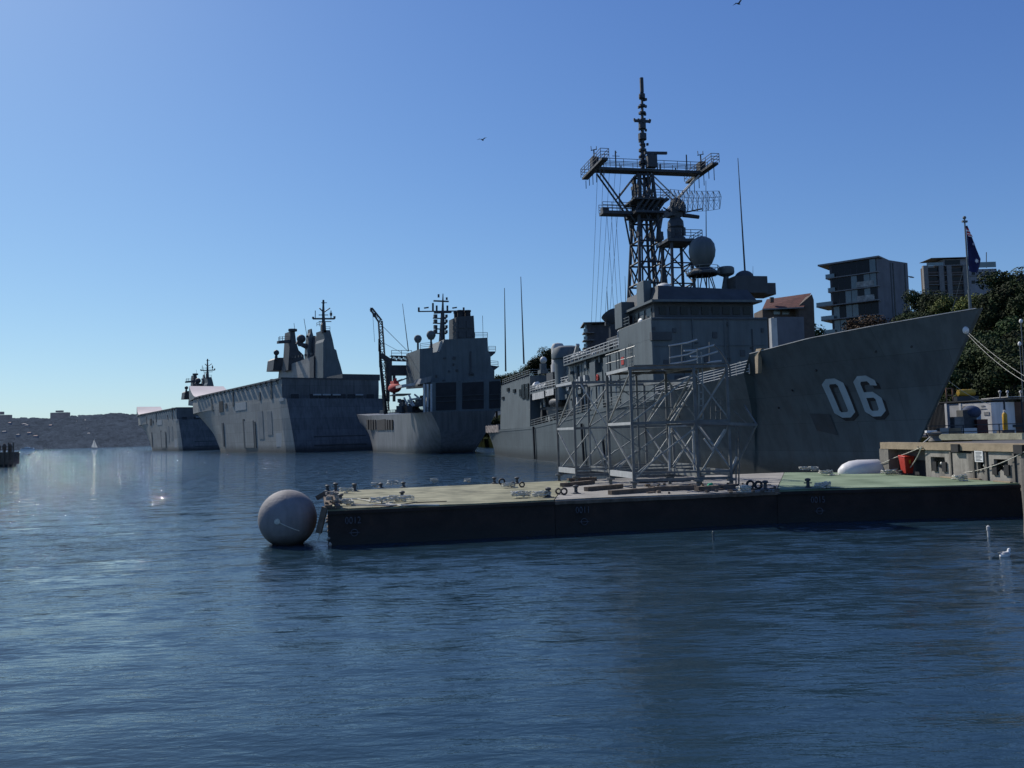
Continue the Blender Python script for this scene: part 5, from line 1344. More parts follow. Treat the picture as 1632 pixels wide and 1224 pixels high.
def leafm(name, c1, c2):
    m = bpy.data.materials.new(name); m.use_nodes = True; nt = m.node_tree; N = nt.nodes; L = nt.links; b = N['Principled BSDF']
    b.inputs['Roughness'].default_value = .75; b.inputs['Specular IOR Level'].default_value = .15
    g = N.new('ShaderNodeNewGeometry'); tc = N.new('ShaderNodeTexCoord'); no = N.new('ShaderNodeTexNoise'); no.inputs['Scale'].default_value = .45; no.inputs['Detail'].default_value = 3
    L.new(tc.outputs['Object'], no.inputs['Vector'])
    ad = N.new('ShaderNodeMath'); ad.operation = 'MULTIPLY_ADD'; L.new(g.outputs['Random Per Island'], ad.inputs[0]); ad.inputs[1].default_value = .35; L.new(no.outputs['Fac'], ad.inputs[2])
    r = N.new('ShaderNodeValToRGB'); r.color_ramp.elements[0].position = .4; r.color_ramp.elements[1].position = .85; r.color_ramp.elements[0].color = (*c1,1); r.color_ramp.elements[1].color = (*c2,1)
    L.new(ad.outputs[0], r.inputs[0]); oi = N.new('ShaderNodeObjectInfo'); hs_ = N.new('ShaderNodeHueSaturation'); mr_ = N.new('ShaderNodeMapRange'); L.new(oi.outputs['Random'], mr_.inputs[0]); mr_.inputs[3].default_value = .55; mr_.inputs[4].default_value = 1.3
    mh_ = N.new('ShaderNodeMapRange'); L.new(oi.outputs['Random'], mh_.inputs[0]); mh_.inputs[3].default_value = .47; mh_.inputs[4].default_value = .52
    L.new(mr_.outputs[0], hs_.inputs['Value']); L.new(mh_.outputs[0], hs_.inputs['Hue']); L.new(r.outputs[0], hs_.inputs['Color']); L.new(hs_.outputs[0], b.inputs['Base Color'])
    return m
LM = {'dark': leafm('dark_foliage', (.009,.015,.007), (.045,.068,.022)), 'olive': leafm('olive_foliage', (.022,.032,.010), (.13,.155,.04)),
      'rust': leafm('russet_foliage', (.028,.018,.012), (.075,.045,.025)), 'far': leafm('distant_foliage', (.03,.035,.04), (.055,.062,.062))}
bark = mat('bark', (.06,.045,.035), .9, var=.3, scale=3)
TREES = {}
def tree_proto(key, seed, H, W, nleaf, ls, lm):
    rd = random.Random(seed); co, cl = foliage(rd, H, W, nleaf, ls)
    me = bpy.data.meshes.new('crown'); me.vertices.add(len(co)); me.vertices.foreach_set('co', co.ravel())
    nf = len(co)//4; me.loops.add(nf*4); me.polygons.add(nf)
    me.loops.foreach_set('vertex_index', np.arange(nf*4, dtype=np.int32)); me.polygons.foreach_set('loop_start', np.arange(0,nf*4,4,dtype=np.int32)); me.polygons.foreach_set('loop_total', np.full(nf,4,dtype=np.int32))
    me.update(calc_edges=True); me.materials.append(LM[lm])
    t = MB(); t.tube((0,0,-1),(0,0,H*.3),W*.035,W*.026,8); t.tube((0,0,H*.3),(W*.03,0,H*.6),W*.026,W*.014,8)
    for c, r in cl:
        s = Vector((0,0,H*rd.uniform(.2,.5))); t.tube(s, s.lerp(c,.5)+Vector((0,0,-.2)), W*.014, W*.009, 5); t.tube(s.lerp(c,.5)+Vector((0,0,-.2)), c, W*.009, W*.003, 5)
    tm = bpy.data.meshes.new('trunk'); tm.from_pydata(t.v, [], t.f); tm.materials.append(bark)
    TREES[key] = (me, tm)
for i in range(3): tree_proto(('dark',i), 20+i, 9.5, 8.5, 5200, .22, 'dark')
for i in range(2): tree_proto(('olive',i), 40+i, 8, 8.0, 5200, .20, 'olive')
for i in range(2): tree_proto(('rust',i), 60+i, 7, 7.5, 4200, .20, 'rust')
TL = {'dark': 'dense dark green tree on the hillside above the quay', 'olive': 'lighter olive green tree on the hillside by the flats', 'rust': 'russet brown tree below the glass fronted flats'}
TG = {'dark': 'dark trees on the hillside', 'olive': 'olive trees on the hillside', 'rust': 'russet trees on the hillside'}
def plant(kind, x, y, z, s, rd, label=None):
    k = rd.randrange(3 if kind == 'dark' else 2); me, tm = TREES[(kind, k)]
    r = bpy.data.objects.new('hillside_tree', None); C.objects.link(r); r.location = (x, y, z); r.rotation_euler = (0,0,rd.uniform(0,6.28)); r.scale = (s*rd.uniform(.9,1.15), s*rd.uniform(.9,1.15), s*rd.uniform(.85,1.15))
    tag(r, label or TL[kind], 'tree', TG[kind])
    for nm, d in (('crown', me), ('trunk', tm)):
        o = bpy.data.objects.new(nm, d); C.objects.link(o); o.parent = r
def px_of(X, Y, Z):
    z = Z-CAM_H; f = Y*math.cos(PITCH)+z*math.sin(PITCH); u = -Y*math.sin(PITCH)+z*math.cos(PITCH)
    a = F_PX*X/f; b = F_PX*u/f; c, s = math.cos(ROLL), math.sin(ROLL)
    return 816+a*c-b*s, 612-(a*s+b*c)
rd = random.Random(4); cnt = 0
bldg_px = [(1288,1448),(1476,1592),(1225,1298)]
# rows of trees climbing the hill to port of the frigate
lx = -60
cand = []
for ly in (36,43,50,57,65,73,82,92,103,115):
    lx = -110+rd.uniform(0,6)
    while lx < 125:
        cand.append((lx+rd.uniform(-1.5,1.5), ly+rd.uniform(-2.5,2.5))); lx += 7.0
for lx, ly in cand:
    w = FG.to_world(lx, ly); z = ground_h(lx, ly)
    if w.y < 74: continue
    px, py = px_of(w.x, w.y, z); ptx, pty = px_of(w.x, w.y, z+11)
    if px < 1225 or px > 1720: continue
    # sky line of the photo: keep crowns below it
    lim = lerp_tab([(1225,600),(1290,575),(1300,548),(1345,525),(1370,505),(1400,495),(1425,505),(1440,478),(1462,486),(1480,492),(1505,485),(1520,478),(1555,475),(1580,458),(1600,440),(1632,446),(1720,440)], px)
    s = 1.0
    if pty < lim: s = max(.0, (py-lim)/(py-pty))
    if s < .45: continue
    kind = 'dark'
    if 1330 < px < 1440 and py < 600: kind = 'rust'
    elif 1500 < px < 1560 and pty < 500: kind = 'olive'
    elif px > 1540 and pty > 560: kind = 'dark' if rd.random() < .5 else 'olive'
    plant(kind, w.x, w.y, z-.3, min(1.15, s)*rd.uniform(.85,1.0), rd); cnt += 1
for px, yt, d, kind in ((1288,522,178,'dark'),(1298,535,176,'rust'),(1278,540,172,'dark'),(1306,540,180,'dark'),(1268,548,168,'rust'),(1300,548,186,'rust'),(1318,538,188,'rust'),(1337,520,190,'rust'),(1358,502,192,'rust'),(1376,490,190,'rust'),(1395,488,193,'rust'),(1412,492,190,'rust'),(1428,498,192,'rust'),(1447,498,195,'dark'),(1460,466,200,'dark'),(1473,474,190,'dark'),(1490,468,185,'dark'),(1512,462,180,'olive'),(1530,456,178,'olive'),(1548,456,176,'olive'),(1565,456,172,'olive'),(1588,444,170,'dark'),(1601,422,168,'dark'),(1600,455,150,'dark'),(1622,452,150,'dark'),(1575,470,160,'olive')):
    t = at_depth(px, yt, d); l_ = FG.to_local(t.x, t.y); zg = ground_h(*l_); plant(kind, t.x, t.y, zg-.5, max(.5, (t.z-zg+.5)/(11.2 if kind == 'dark' else 9.4)), rd)
# trees beyond the stern, seen over the hangar roof
for px, py, d, kind, s in ((838,590,250,'dark',.7),(852,585,250,'dark',.9),(866,578,248,'dark',1.0),(878,566,246,'dark',1.1),(893,572,246,'dark',1.0),(915,585,244,'dark',.9),(930,580,246,'dark',1),(826,596,255,'dark',.6),(956,570,246,'dark',1.0),(815,600,262,'dark',.6)):
    t = at_depth(px, py, d); plant('dark', t.x, t.y, t.z-9*s, s, rd, 'dark tree seen over the hangar roof of the warship')
    bpy.data.objects[-1] if 0 else None
for px in range(752, 806, 9):
    t = at_depth(px, 722, 300); plant('dark', t.x, t.y, 2.6, .75, rd, 'low dark tree on the shore between the supply ship and the warship stern')
for px in range(790, 960, 16):
    t = at_depth(px, 605+rd.uniform(-3,5), 238); plant('dark', t.x, t.y, t.z-9*1.1, 1.1, rd, 'dark tree seen over the hangar roof of the warship')
print('trees', cnt)
# land under those trees
# ---- buildings
brick = mat('brown_brick', (.10,.075,.06), .85, var=.2, scale=.8)
render_g = mat('grey_render', (.17,.165,.175), .8, var=.12, scale=.4, streak=.15)
slabm = mat('pale_slab_edge', (.20,.19,.18), .8, var=.12, scale=1)
darkwall = mat('dark_flats_wall', (.07,.065,.07), .8, var=.2, scale=.6)  # dark wall colour of the flats
bglass = mat('balcony_glass', (.10,.14,.15), .1, var=.3, scale=.5, spec=.9)
curtain = mat('window_blind', (.30,.29,.26), .8, var=.5, scale=.9)
def frame_building(c, thd): return Frame(c.x, c.y, thd)
# glass fronted flats: corner at px 1408, long face to the left going away
c = at_depth(1400, 408, 228)
l = at_depth(1310, 418, 238)
th = math.degrees(math.atan2(l.y-c.y, l.x-c.x))
B1 = Frame(c.x, c.y, th)          # x runs left along the glass face, y<0 is toward the camera... 
b1 = empty('apartment_block', (c.x, c.y, 0), R(th), 'modern flats with flat overhanging roof, glass balconies and grey concrete end wall', 'building')
L1 = (Vector((l.x,l.y))-Vector((c.x,c.y))).length; top = c.z
dep = 7.6
sgn = 1 if B1.to_local(c.x, c.y-10)[1] > 0 else -1   # toward the camera
bk = -sgn
def bb(x0, x1, y0, y1, z0, z1, name, m, parent=b1):
    ya, yb = sorted((y0*sgn, y1*sgn)); return MB().box(x0, x1, ya, yb, z0, z1).build(name, m, parent)
FH = 3.95
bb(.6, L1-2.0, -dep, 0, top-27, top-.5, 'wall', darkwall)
bb(-.3, L1+1.0, -dep-.5, .8, top-.45, top, 'roof', slabm)
for i in range(6):
    z = top-.5-FH*(i+1); ext = [1.2,1.2,3.4,2.6,2.0,1.2,1,1][i]
    xo = L1-1+[0,-.5,2.6,1.6,1.4,1.0,.5,.5][i]
    bb(.2, xo, -dep, ext*.55, z, z+.28, 'floor_slab', slabm)
    # windows per storey
    nx = 7; xw = (L1-3.4)/nx
    for k in range(nx):
        x = .9+k*xw
        mm = glass_lit if rd.random() < .45 else glass
        bb(x, x+xw-.18, .0, .06, z+.35, z+FH-.12, 'window', mm)
    if i in (1,2):
        bb(1.6, 6.2, .07, .12, z+.5, z+2.0, 'window_blind', curtain)
    # balcony glass and posts
    bb(L1-3 if i > 1 else L1-3.5, xo-.1, ext*.5, ext*.5+.06, z+.28, z+1.3, 'balcony_screen', bglass)
    m = MB(); 
    for k in range(6): x = L1-3+(xo-L1+3)*k/5; y = ext*.5*sgn; m.bar((x,y,z+.28),(x,y,z+1.35),.06)
    m.build('balcony_post', slabm, b1)
# concrete end wall on the right
r2 = at_depth(1446, 415, 234); rx, ry = B1.to_local(r2.x, r2.y)
m = MB(); P0 = [(0,0),(-.0+rx,ry)]
pv = [Vector((.6,0,top-27)),Vector((rx,ry,top-27)),Vector((rx,ry,top-1.0)),Vector((.6,0,top-.5))]
m.prism(pv, Vector((2.2,-2*sgn,0))).build('end_wall', render_g, b1)
for k, f in enumerate((.42,.5,.88)):
    a = Vector((.6,0,0)).lerp(Vector((rx,ry,0)), f); d = (Vector((rx,ry,0))-Vector((.6,0,0))).normalized(); n_ = Vector((d.y,-d.x,0)); n_ = n_ if (n_.y*sgn) > 0 else -n_
    q = a+n_*.03; MB().prism([q+Vector((0,0,top-26)),q+d*.35+Vector((0,0,top-26)),q+d*.35+Vector((0,0,top-1.4)),q+Vector((0,0,top-1.4))], n_*.06).build('window_strip', glass if k else haze_dark, b1)
for i in range(1,4):
    q = Vector((rx,ry,top-1-i*FH)); MB().prism([q,q+Vector((0,0,.25)),q+d*1.6+Vector((0,0,.25)),q+d*1.6], Vector((0,-2*sgn,0))).build('floor_slab', slabm, b1)
# second block of flats, grid front with roof terrace
c = at_depth(1506, 424, 262); B2 = None
b2 = empty('apartment_block', (0,0,0), 0, 'pale concrete flats with grid of recessed balconies and a roof terrace behind the flagstaff', 'building')
d = 262
def w2(px0, px1, py0, py1, dd, th, name, m): 
    a = at_depth(px0, py1, dd); b = at_depth(px1, py0, dd); return MB().box(a.x,b.x,dd,dd+th,a.z,b.z).build(name, m, b2)
w2(1478,1540,424,510,d+.6,2.5,'wall',mat('brown_infill',(.09,.07,.06),.8,var=.3,scale=.7))  # brown infill behind the slab grid
for y in (423.5,438.8,453.2,468): w2(1477,1542,y-1.6,y+1.2,d,1,'floor_slab',slabm)
for x in (1477.5,1502.5,1515,1541): w2(x-1,x+1.2,423,510,d-.1,1,'pillar',slabm)
for (x0,x1) in ((1480,1501),(1504.5,1513.5),(1517,1540)):
    for y in (427,441.5,456): w2(x0,x1,y,y+5.5,d+.5,.1,'window',glass); w2(x0,x1,y+6,y+9,d+.2,.1,'balcony_screen',mat('brown_balcony_panel',(.13,.10,.085),.8,var=.2,scale=1))
w2(1541,1588,428,510,d+1,9,'side_wall',mat('pale_render',(.30,.29,.30),.8,var=.1,scale=.5,streak=.2))
for y in (433,447): 
    for x in (1549,1560,1571,1580): w2(x,x+5,y,y+5,d+.9,.1,'window',glass)
w2(1541,1590,438,440,d+.7,.4,'floor_slab',slabm)
w2(1503,1548,412,423,d+2,6,'penthouse',mat('pale_render',(.30,.29,.30)))
w2(1484,1546,409.3,411.3,d+.5,8,'roof',slabm)
w2(1506,1530,414,422,d+1.9,.1,'window',glass)
w2(1477,1503,418,423.5,d+.1,.06,'terrace_screen',bglass)
w2(1545,1587,417,427,d+1.2,.06,'terrace_screen',bglass)
a = at_depth(1572,427,d+2); bq = at_depth(1572,402,d+2); MB().tube(a,bq,.12).build('roof_pole', haze_dark, b2)
# house with red tiled roof
hs = empty('tiled_house', (0,0,0), 0, 'old house with red tiled roof and grey lower wall right of the bridge', 'house')
tile = mat('red_roof_tiles', (.12,.045,.035), .85, var=.3, scale=1.2, grid=(.9,.5,0,.06))
d = 170
P = lambda px, py, dd=d: at_depth(px, py, dd)
def quadm(pts, th, name, m):
    if 'wall' in name: pts = [Vector((p.x,p.y,2.0)) if k < 2 else p for k, p in enumerate(pts)]
    return MB().prism(pts, Vector((0,th,0))).build(name, m, hs)
MB().add([P(1215,492),P(1281,489,166),P(1293,467,172),P(1222,477,176)],[(0,1,2,3)]).build('roof', tile, hs)
MB().add([P(1281,489,166)+Vector((0,0,-.25)),P(1215,492)+Vector((0,0,-.25)),P(1215,492),P(1281,489,166)],[(0,1,2,3)]).build('gutter', slabm, hs)
quadm([P(1215,540),P(1272,540),P(1272,491),P(1215,493)], 6, 'wall', brick)
quadm([P(1271,540,167),P(1297,540,167),P(1297,478,167),P(1294,469,167),P(1273,487,167)], 8, 'gable_wall', brick)
for x0,x1 in ((1233,1243),(1247,1258)): quadm([P(x0,501,169.9),P(x1,501,169.9),P(x1,491,169.9),P(x0,492,169.9)], .1, 'window', glass_lit)
quadm([P(1233,565,150),P(1281,565,150),P(1281,505,150),P(1233,505,150)], 3, 'lower_wall', render_g)
quadm([P(1232,540,149.9),P(1237,540,149.9),P(1237,508,149.9),P(1232,508,149.9)], .2, 'downpipe_panel', offwhite)
MB().tube(P(1230,482),P(1230,474),.45).build('chimney', brick, hs)
# balconied dark block seen past the fire control dish
bd_ = empty('balcony_block', (0,0,0), 0, 'dark block of flats with rounded balconies behind the warship casing', 'building')
d = 238
def w3(px0, px1, py0, py1, dd, th, name, m): 
    a = at_depth(px0, py1, dd); b = at_depth(px1, py0, dd); return MB().box(a.x,b.x,dd,dd+th,a.z,b.z).build(name, m, bd_)
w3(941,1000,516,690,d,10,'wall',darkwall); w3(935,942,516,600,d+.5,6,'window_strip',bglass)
w3(930,1000,511.5,515,d-1.5,12,'roof',slabm)
for y in (529,541,553,566):
    w3(930,947,y,y+1.8,d-1.6,5,'balcony_slab',slabm); w3(930.5,936,y-5,y,d-1.6,.1,'balcony_screen',bglass)
w3(1000,1030,520,690,d+3,8,'wall',brick)
# dark gabled roof at the far right
g = empty('gabled_house', (0,0,0), 0, 'dark gabled house roof above the trees at the right edge', 'house'); d = 165
MB().prism([at_depth(1617,447,d),at_depth(1668,447,d),at_depth(1650,431,d)],(0,9,0)).build('roof', haze_dark, g)
MB().prism([at_depth(1620,475,d+.5),at_depth(1662,475,d+.5),at_depth(1662,447,d+.5),at_depth(1620,447,d+.5)],(0,8,0)).build('wall', brick, g)

# ---- far shore across the harbour
rd = random.Random(12)
def far_top(px): return lerp_tab([(-300,668),(0,668),(60,668),(80,668),(110,664),(140,664),(180,660),(210,662),(260,661),(400,664),(700,655),(2000,640)], px)
vs = []; D0 = 2400; n = 260; rowsN = 9
for i in range(n+1):
    px = -500+i*(1500/n)*1.4
    for j in range(rowsN+1):
        t = j/rowsN; dd = D0+t*500
        base = at_depth(px, 712, dd); hh = (at_depth(px, far_top(px), D0+500).z)
        z = -1 + (hh+1)*min(1, (t**.75)) + (rd.uniform(-1,1) if 0 < j else 0)
        if j == 1: z = max(z, 8)
        vs.append((base.x, dd+rd.uniform(-10,10), max(-1, z) if j else -1))
m = MB().add(vs, [(i*(rowsN+1)+j,(i+1)*(rowsN+1)+j,(i+1)*(rowsN+1)+j+1,i*(rowsN+1)+j+1) for i in range(n) for j in range(rowsN)])
farland = mat('distant_wooded_land', (.006,.007,.008), .95, var=.25, scale=.02, spec=0, emis=(.052,.070,.106,1))  # haze over the far land painted as a faint blue glow
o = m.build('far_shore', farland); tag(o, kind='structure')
# wooded texture: clumps as one mass
LMf = mat('distant_tree_mass', (.006,.007,.008), .95, var=.3, scale=.02, spec=0, emis=(.052,.070,.106,1))  # same painted haze glow on the tree clumps
vs = []; fs = []
for i in range(5200):
    px = rd.uniform(-60, 330); t = rd.random()
    hh = at_depth(px, far_top(px), D0+500).z; dd = D0+t*500; z = hh*(t**.75); w = at_depth(px, 700, dd)
    s = rd.uniform(3, 7) if t < .93 else rd.uniform(5, 13); o_ = len(vs)
    for k in range(7):
        a = k*6.283/7; vs.append((w.x+s*math.cos(a)*rd.uniform(.8,1.2), dd-4, z+s*.35*math.sin(a)+rd.uniform(-1,1)+2))
    vs.append((w.x, dd-9, z+rd.uniform(2,5)))
    fs += [(o_+k, o_+(k+1) % 7, o_+7) for k in range(7)]
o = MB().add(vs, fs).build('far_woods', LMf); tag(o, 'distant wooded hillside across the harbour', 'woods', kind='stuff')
tw1 = mat('distant_tower_wall', (.04,.045,.055), .9, var=.1, scale=.02, spec=0, emis=(.050,.060,.085,1))  # faint glow stands in for haze in front of the towers
for (x0,x1,y0,y1,ex,lb) in ((80,107,657,674,(88,98,654,657),'wide square topped distant apartment tower on the far ridge'),(-12,14,661,680,(-12,3,656,661),'distant apartment tower cut by the left edge of the picture')):
    a = at_depth(x0,y1,D0+450); b = at_depth(x1,y0,D0+450); q = empty('tower_block', ((a.x+b.x)/2,D0+450,0), 0, lb, 'tower block')
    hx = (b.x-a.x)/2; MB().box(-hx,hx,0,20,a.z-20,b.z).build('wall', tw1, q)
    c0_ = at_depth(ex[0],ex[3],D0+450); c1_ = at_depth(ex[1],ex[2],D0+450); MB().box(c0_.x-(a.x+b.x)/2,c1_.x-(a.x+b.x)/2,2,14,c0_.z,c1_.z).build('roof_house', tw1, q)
    m = MB()
    for k in range(6):
        z = b.z-4-k*4.2; m.box(-hx+2,hx-2,-.3,0,z,z+1.6)
    m.build('window_band', mat('distant_window_band',(.03,.03,.04),.5,emis=(.045,.055,.08,1)), q)  # bands glow only to paint in the haze, no lit windows
hm = mat('distant_house_wall', (.22,.22,.24), .8, var=.15, scale=.05)
for k, (px, py, w) in enumerate(((15,674,5),(38,676,8),(42,678,6),(80,678,5),(6,688,6),(28,693,5),(46,690,6),(135,670,4),(152,671,5),(158,671,5),(173,671,4),(139,683,9),(143,688.5,8),(141,691,5),(161,688,15),(189,687,11),(183,684,5),(201,685.5,6),(221,684.5,7),(226,686,5),(195,675,4),(56,695,7),(120,672,4),(214,678,4),(175,674,3),(232,681,4))):
    t = max(.05, min(.9, (712-py)/48)); dd = D0+500*t**1.33-25
    a = at_depth(px-w/2, py+1.2, dd); b = at_depth(px+w/2, py-.9, dd)
    q = empty('distant_house', ((a.x+b.x)/2, dd, a.z), 0, 'tiny pale house among trees on the far shore', 'house', 'pale houses on the far shore')
    hx = (b.x-a.x)/2; MB().box(-hx,hx,0,9,-8,(b.z-a.z)*.75).build('wall', hm, q)
    MB().prism([(-hx-.5,-.6,(b.z-a.z)*.75),(hx+.5,-.6,(b.z-a.z)*.75),(hx*.7,4,(b.z-a.z)*1.25),(-hx*.7,4,(b.z-a.z)*1.25)],(0,1,0)).build('roof', hm if k % 3 else mat('distant_roof',(.3,.2,.18),.8), q)
# sailing boat and low ferry
p = at_level(150, 715.0, 0)
p = Vector(((150-816)/F_PX*1500, 1500, 0))
sbt = empty('sailing_boat', (at_depth(150,712,1500).x,1500,0), .3, 'small sailing boat with two white sails on the far water', 'boat')
MB().prism([(-5,0,1.2),(5.5,0,1.6),(4,0,-.5),(-4,0,-.5)],(0,2.4,0)).build('hull', offwhite, sbt)
sail = bpy.data.materials.new('sail_cloth'); sail.use_nodes = True; _n = sail.node_tree.nodes; _n['Principled BSDF'].inputs['Base Color'].default_value = (.75,.75,.73,1)
_t = _n.new('ShaderNodeBsdfTranslucent'); _t.inputs[0].default_value = (.8,.8,.78,1); _x = _n.new('ShaderNodeMixShader'); sail.node_tree.links.new(_n['Principled BSDF'].outputs[0], _x.inputs[1]); sail.node_tree.links.new(_t.outputs[0], _x.inputs[2]); sail.node_tree.links.new(_x.outputs[0], _n['Material Output'].inputs[0])
MB().prism([(.2,1.2,2.2),(-4.8,1.2,2.6),(.2,1.2,17.5)],(0,.03,0)).build('mainsail', sail, sbt)
MB().prism([(.8,1.2,2),(5.4,1.2,1.8),(.8,1.2,14)],(0,.03,0)).build('jib', sail, sbt)
MB().tube((.5,1.25,1),(.5,1.25,18),.14).build('mast', white_p, sbt)
fb_ = empty('ferry', (at_depth(43,712,1700).x,1700,0), 0, 'long low white ferry at the foot of the far left shore', 'boat')
MB().prism([(-15,0,2),(16,0,2.6),(14,0,-.5),(-14,0,-.5)],(0,6,0)).build('hull', white_p, fb_)
MB().box(-13,12,1,5,2.2,5).box(-6,4,1.5,4.5,5,6.6).build('cabin', white_p, fb_)
MB().box(-12,11,.9,1,3.2,4.1).build('window_band', haze_dark, fb_)
MB().bar((0,3,6.6),(0,3,9),.3).build('mast', white_p, fb_)
# timber jetty at the left edge with piles and people-high rails
jd = 205.0
j = empty('timber_jetty', (0,0,0), 0, 'dark timber jetty with upright piles cut by the left edge', 'jetty')
a = at_depth(-60,740,jd); b = at_depth(22,712,jd)
MB().box(a.x,b.x,jd,jd+2.4,.6,3.6).build('deck', timber, j)
MB().box(a.x,b.x-.6,jd+.3,jd+2.2,-1,.6).build('underside', black, j)
for k in range(14):
    x = b.x-k*1.15; MB().tube((x,jd-.2,-2),(x,jd-.2,random.choice([4.4,4.8,5.9])),.17).build('pile', timber, j)
m = MB()
for k in range(9):
    x = b.x-1.5-k*1.4; m.lathe((x,jd+1,3.6),[(.3,0),(.45,.8),(.5,1.4),(.3,1.9),(.16,2.1),(0,2.2)],8)
m.build('cargo_bundle', timber, j)
MB().rail([(a.x,jd,3.6),(b.x-.5,jd,3.6)],1.3,2,.07,1.6).build('railing', timber, j)
o = MB().ball((0,0,.1),.7,.5,.5).build('marker_buoy', black); o.location = at_level(47,725,0); tag(o, 'small dark float on the water right of the timber jetty', 'buoy')

# ---- birds and floats
def bird(p, s, label, rz):
    r = empty('flying_bird', p, rz, label, 'bird')
    v = MB(); v.lathe((0,0,0),[(0,-.28*s),(.06*s,-.2*s),(.09*s,0),(.05*s,.2*s),(0,.28*s)],8,(1,0,0))
    for sg in (-1,1): v.add([(.12*s,0,.02*s),(-.1*s,0,.02*s),(-.12*s,sg*.35*s,.18*s),(.06*s,sg*.38*s,.18*s),(-.16*s,sg*.75*s,.1*s)],[(0,1,2,3),(3,2,4)])
    v.add([(-.2*s,0,0),(-.4*s,.08*s,0),(-.4*s,-.08*s,0)],[(0,1,2)])
    v.build('body', haze_dark, r); return r
bird(at_depth(1177,6,60), .7, 'tiny dark bird at the very top of the sky', .5)
bird(at_depth(769,223,70), .7, 'tiny dark bird in the open sky left of the mast', 1.1)
gl = at_level(1602, 887, 0)
g = empty('gull', gl, .4, 'white gull floating on the water in front of the pontoon', 'bird')
MB().lathe((0,0,.05),[(0,-.24),(.07,-.18),(.11,-.05),(.1,.1),(.05,.2),(0,.26)],12,(1,0,.12)).ball((.2,0,.2),.06,.055,.055,10,8).tube((.14,0,.1),(.2,0,.2),.05).build('body', white_p, g, smooth=True)
MB().lathe((.25,0,.19),[(.018,0),(0,.07)],6,(1,0,0)).build('beak', yellow, g)
for sg in (-1,1): MB().prism([(.1,sg*.1,.08),(-.22,sg*.09,.12),(-.28,sg*.03,.15),(.05,sg*.07,.15)],(0,sg*.015,0)).build('wing', offwhite, g)
gl = at_level(1576, 856, 0)
o = MB().lathe((0,0,-.3),[(.05,0),(.05,.55),(.07,.56),(.07,.7),(0,.75)],10).build('marker_stake', offwhite); o.location = gl; tag(o, 'thin white topped marker stake in the water before the pontoon', 'marker')
gl = at_level(1137, 860, 0)
o = MB().lathe((0,0,-.3),[(.04,0),(.04,.5),(.05,.52),(.04,.62),(0,.65)],10).build('marker_stake', haze); o.location = gl; tag(o, 'faint grey marker stake in the dark water below the scaffold', 'marker')

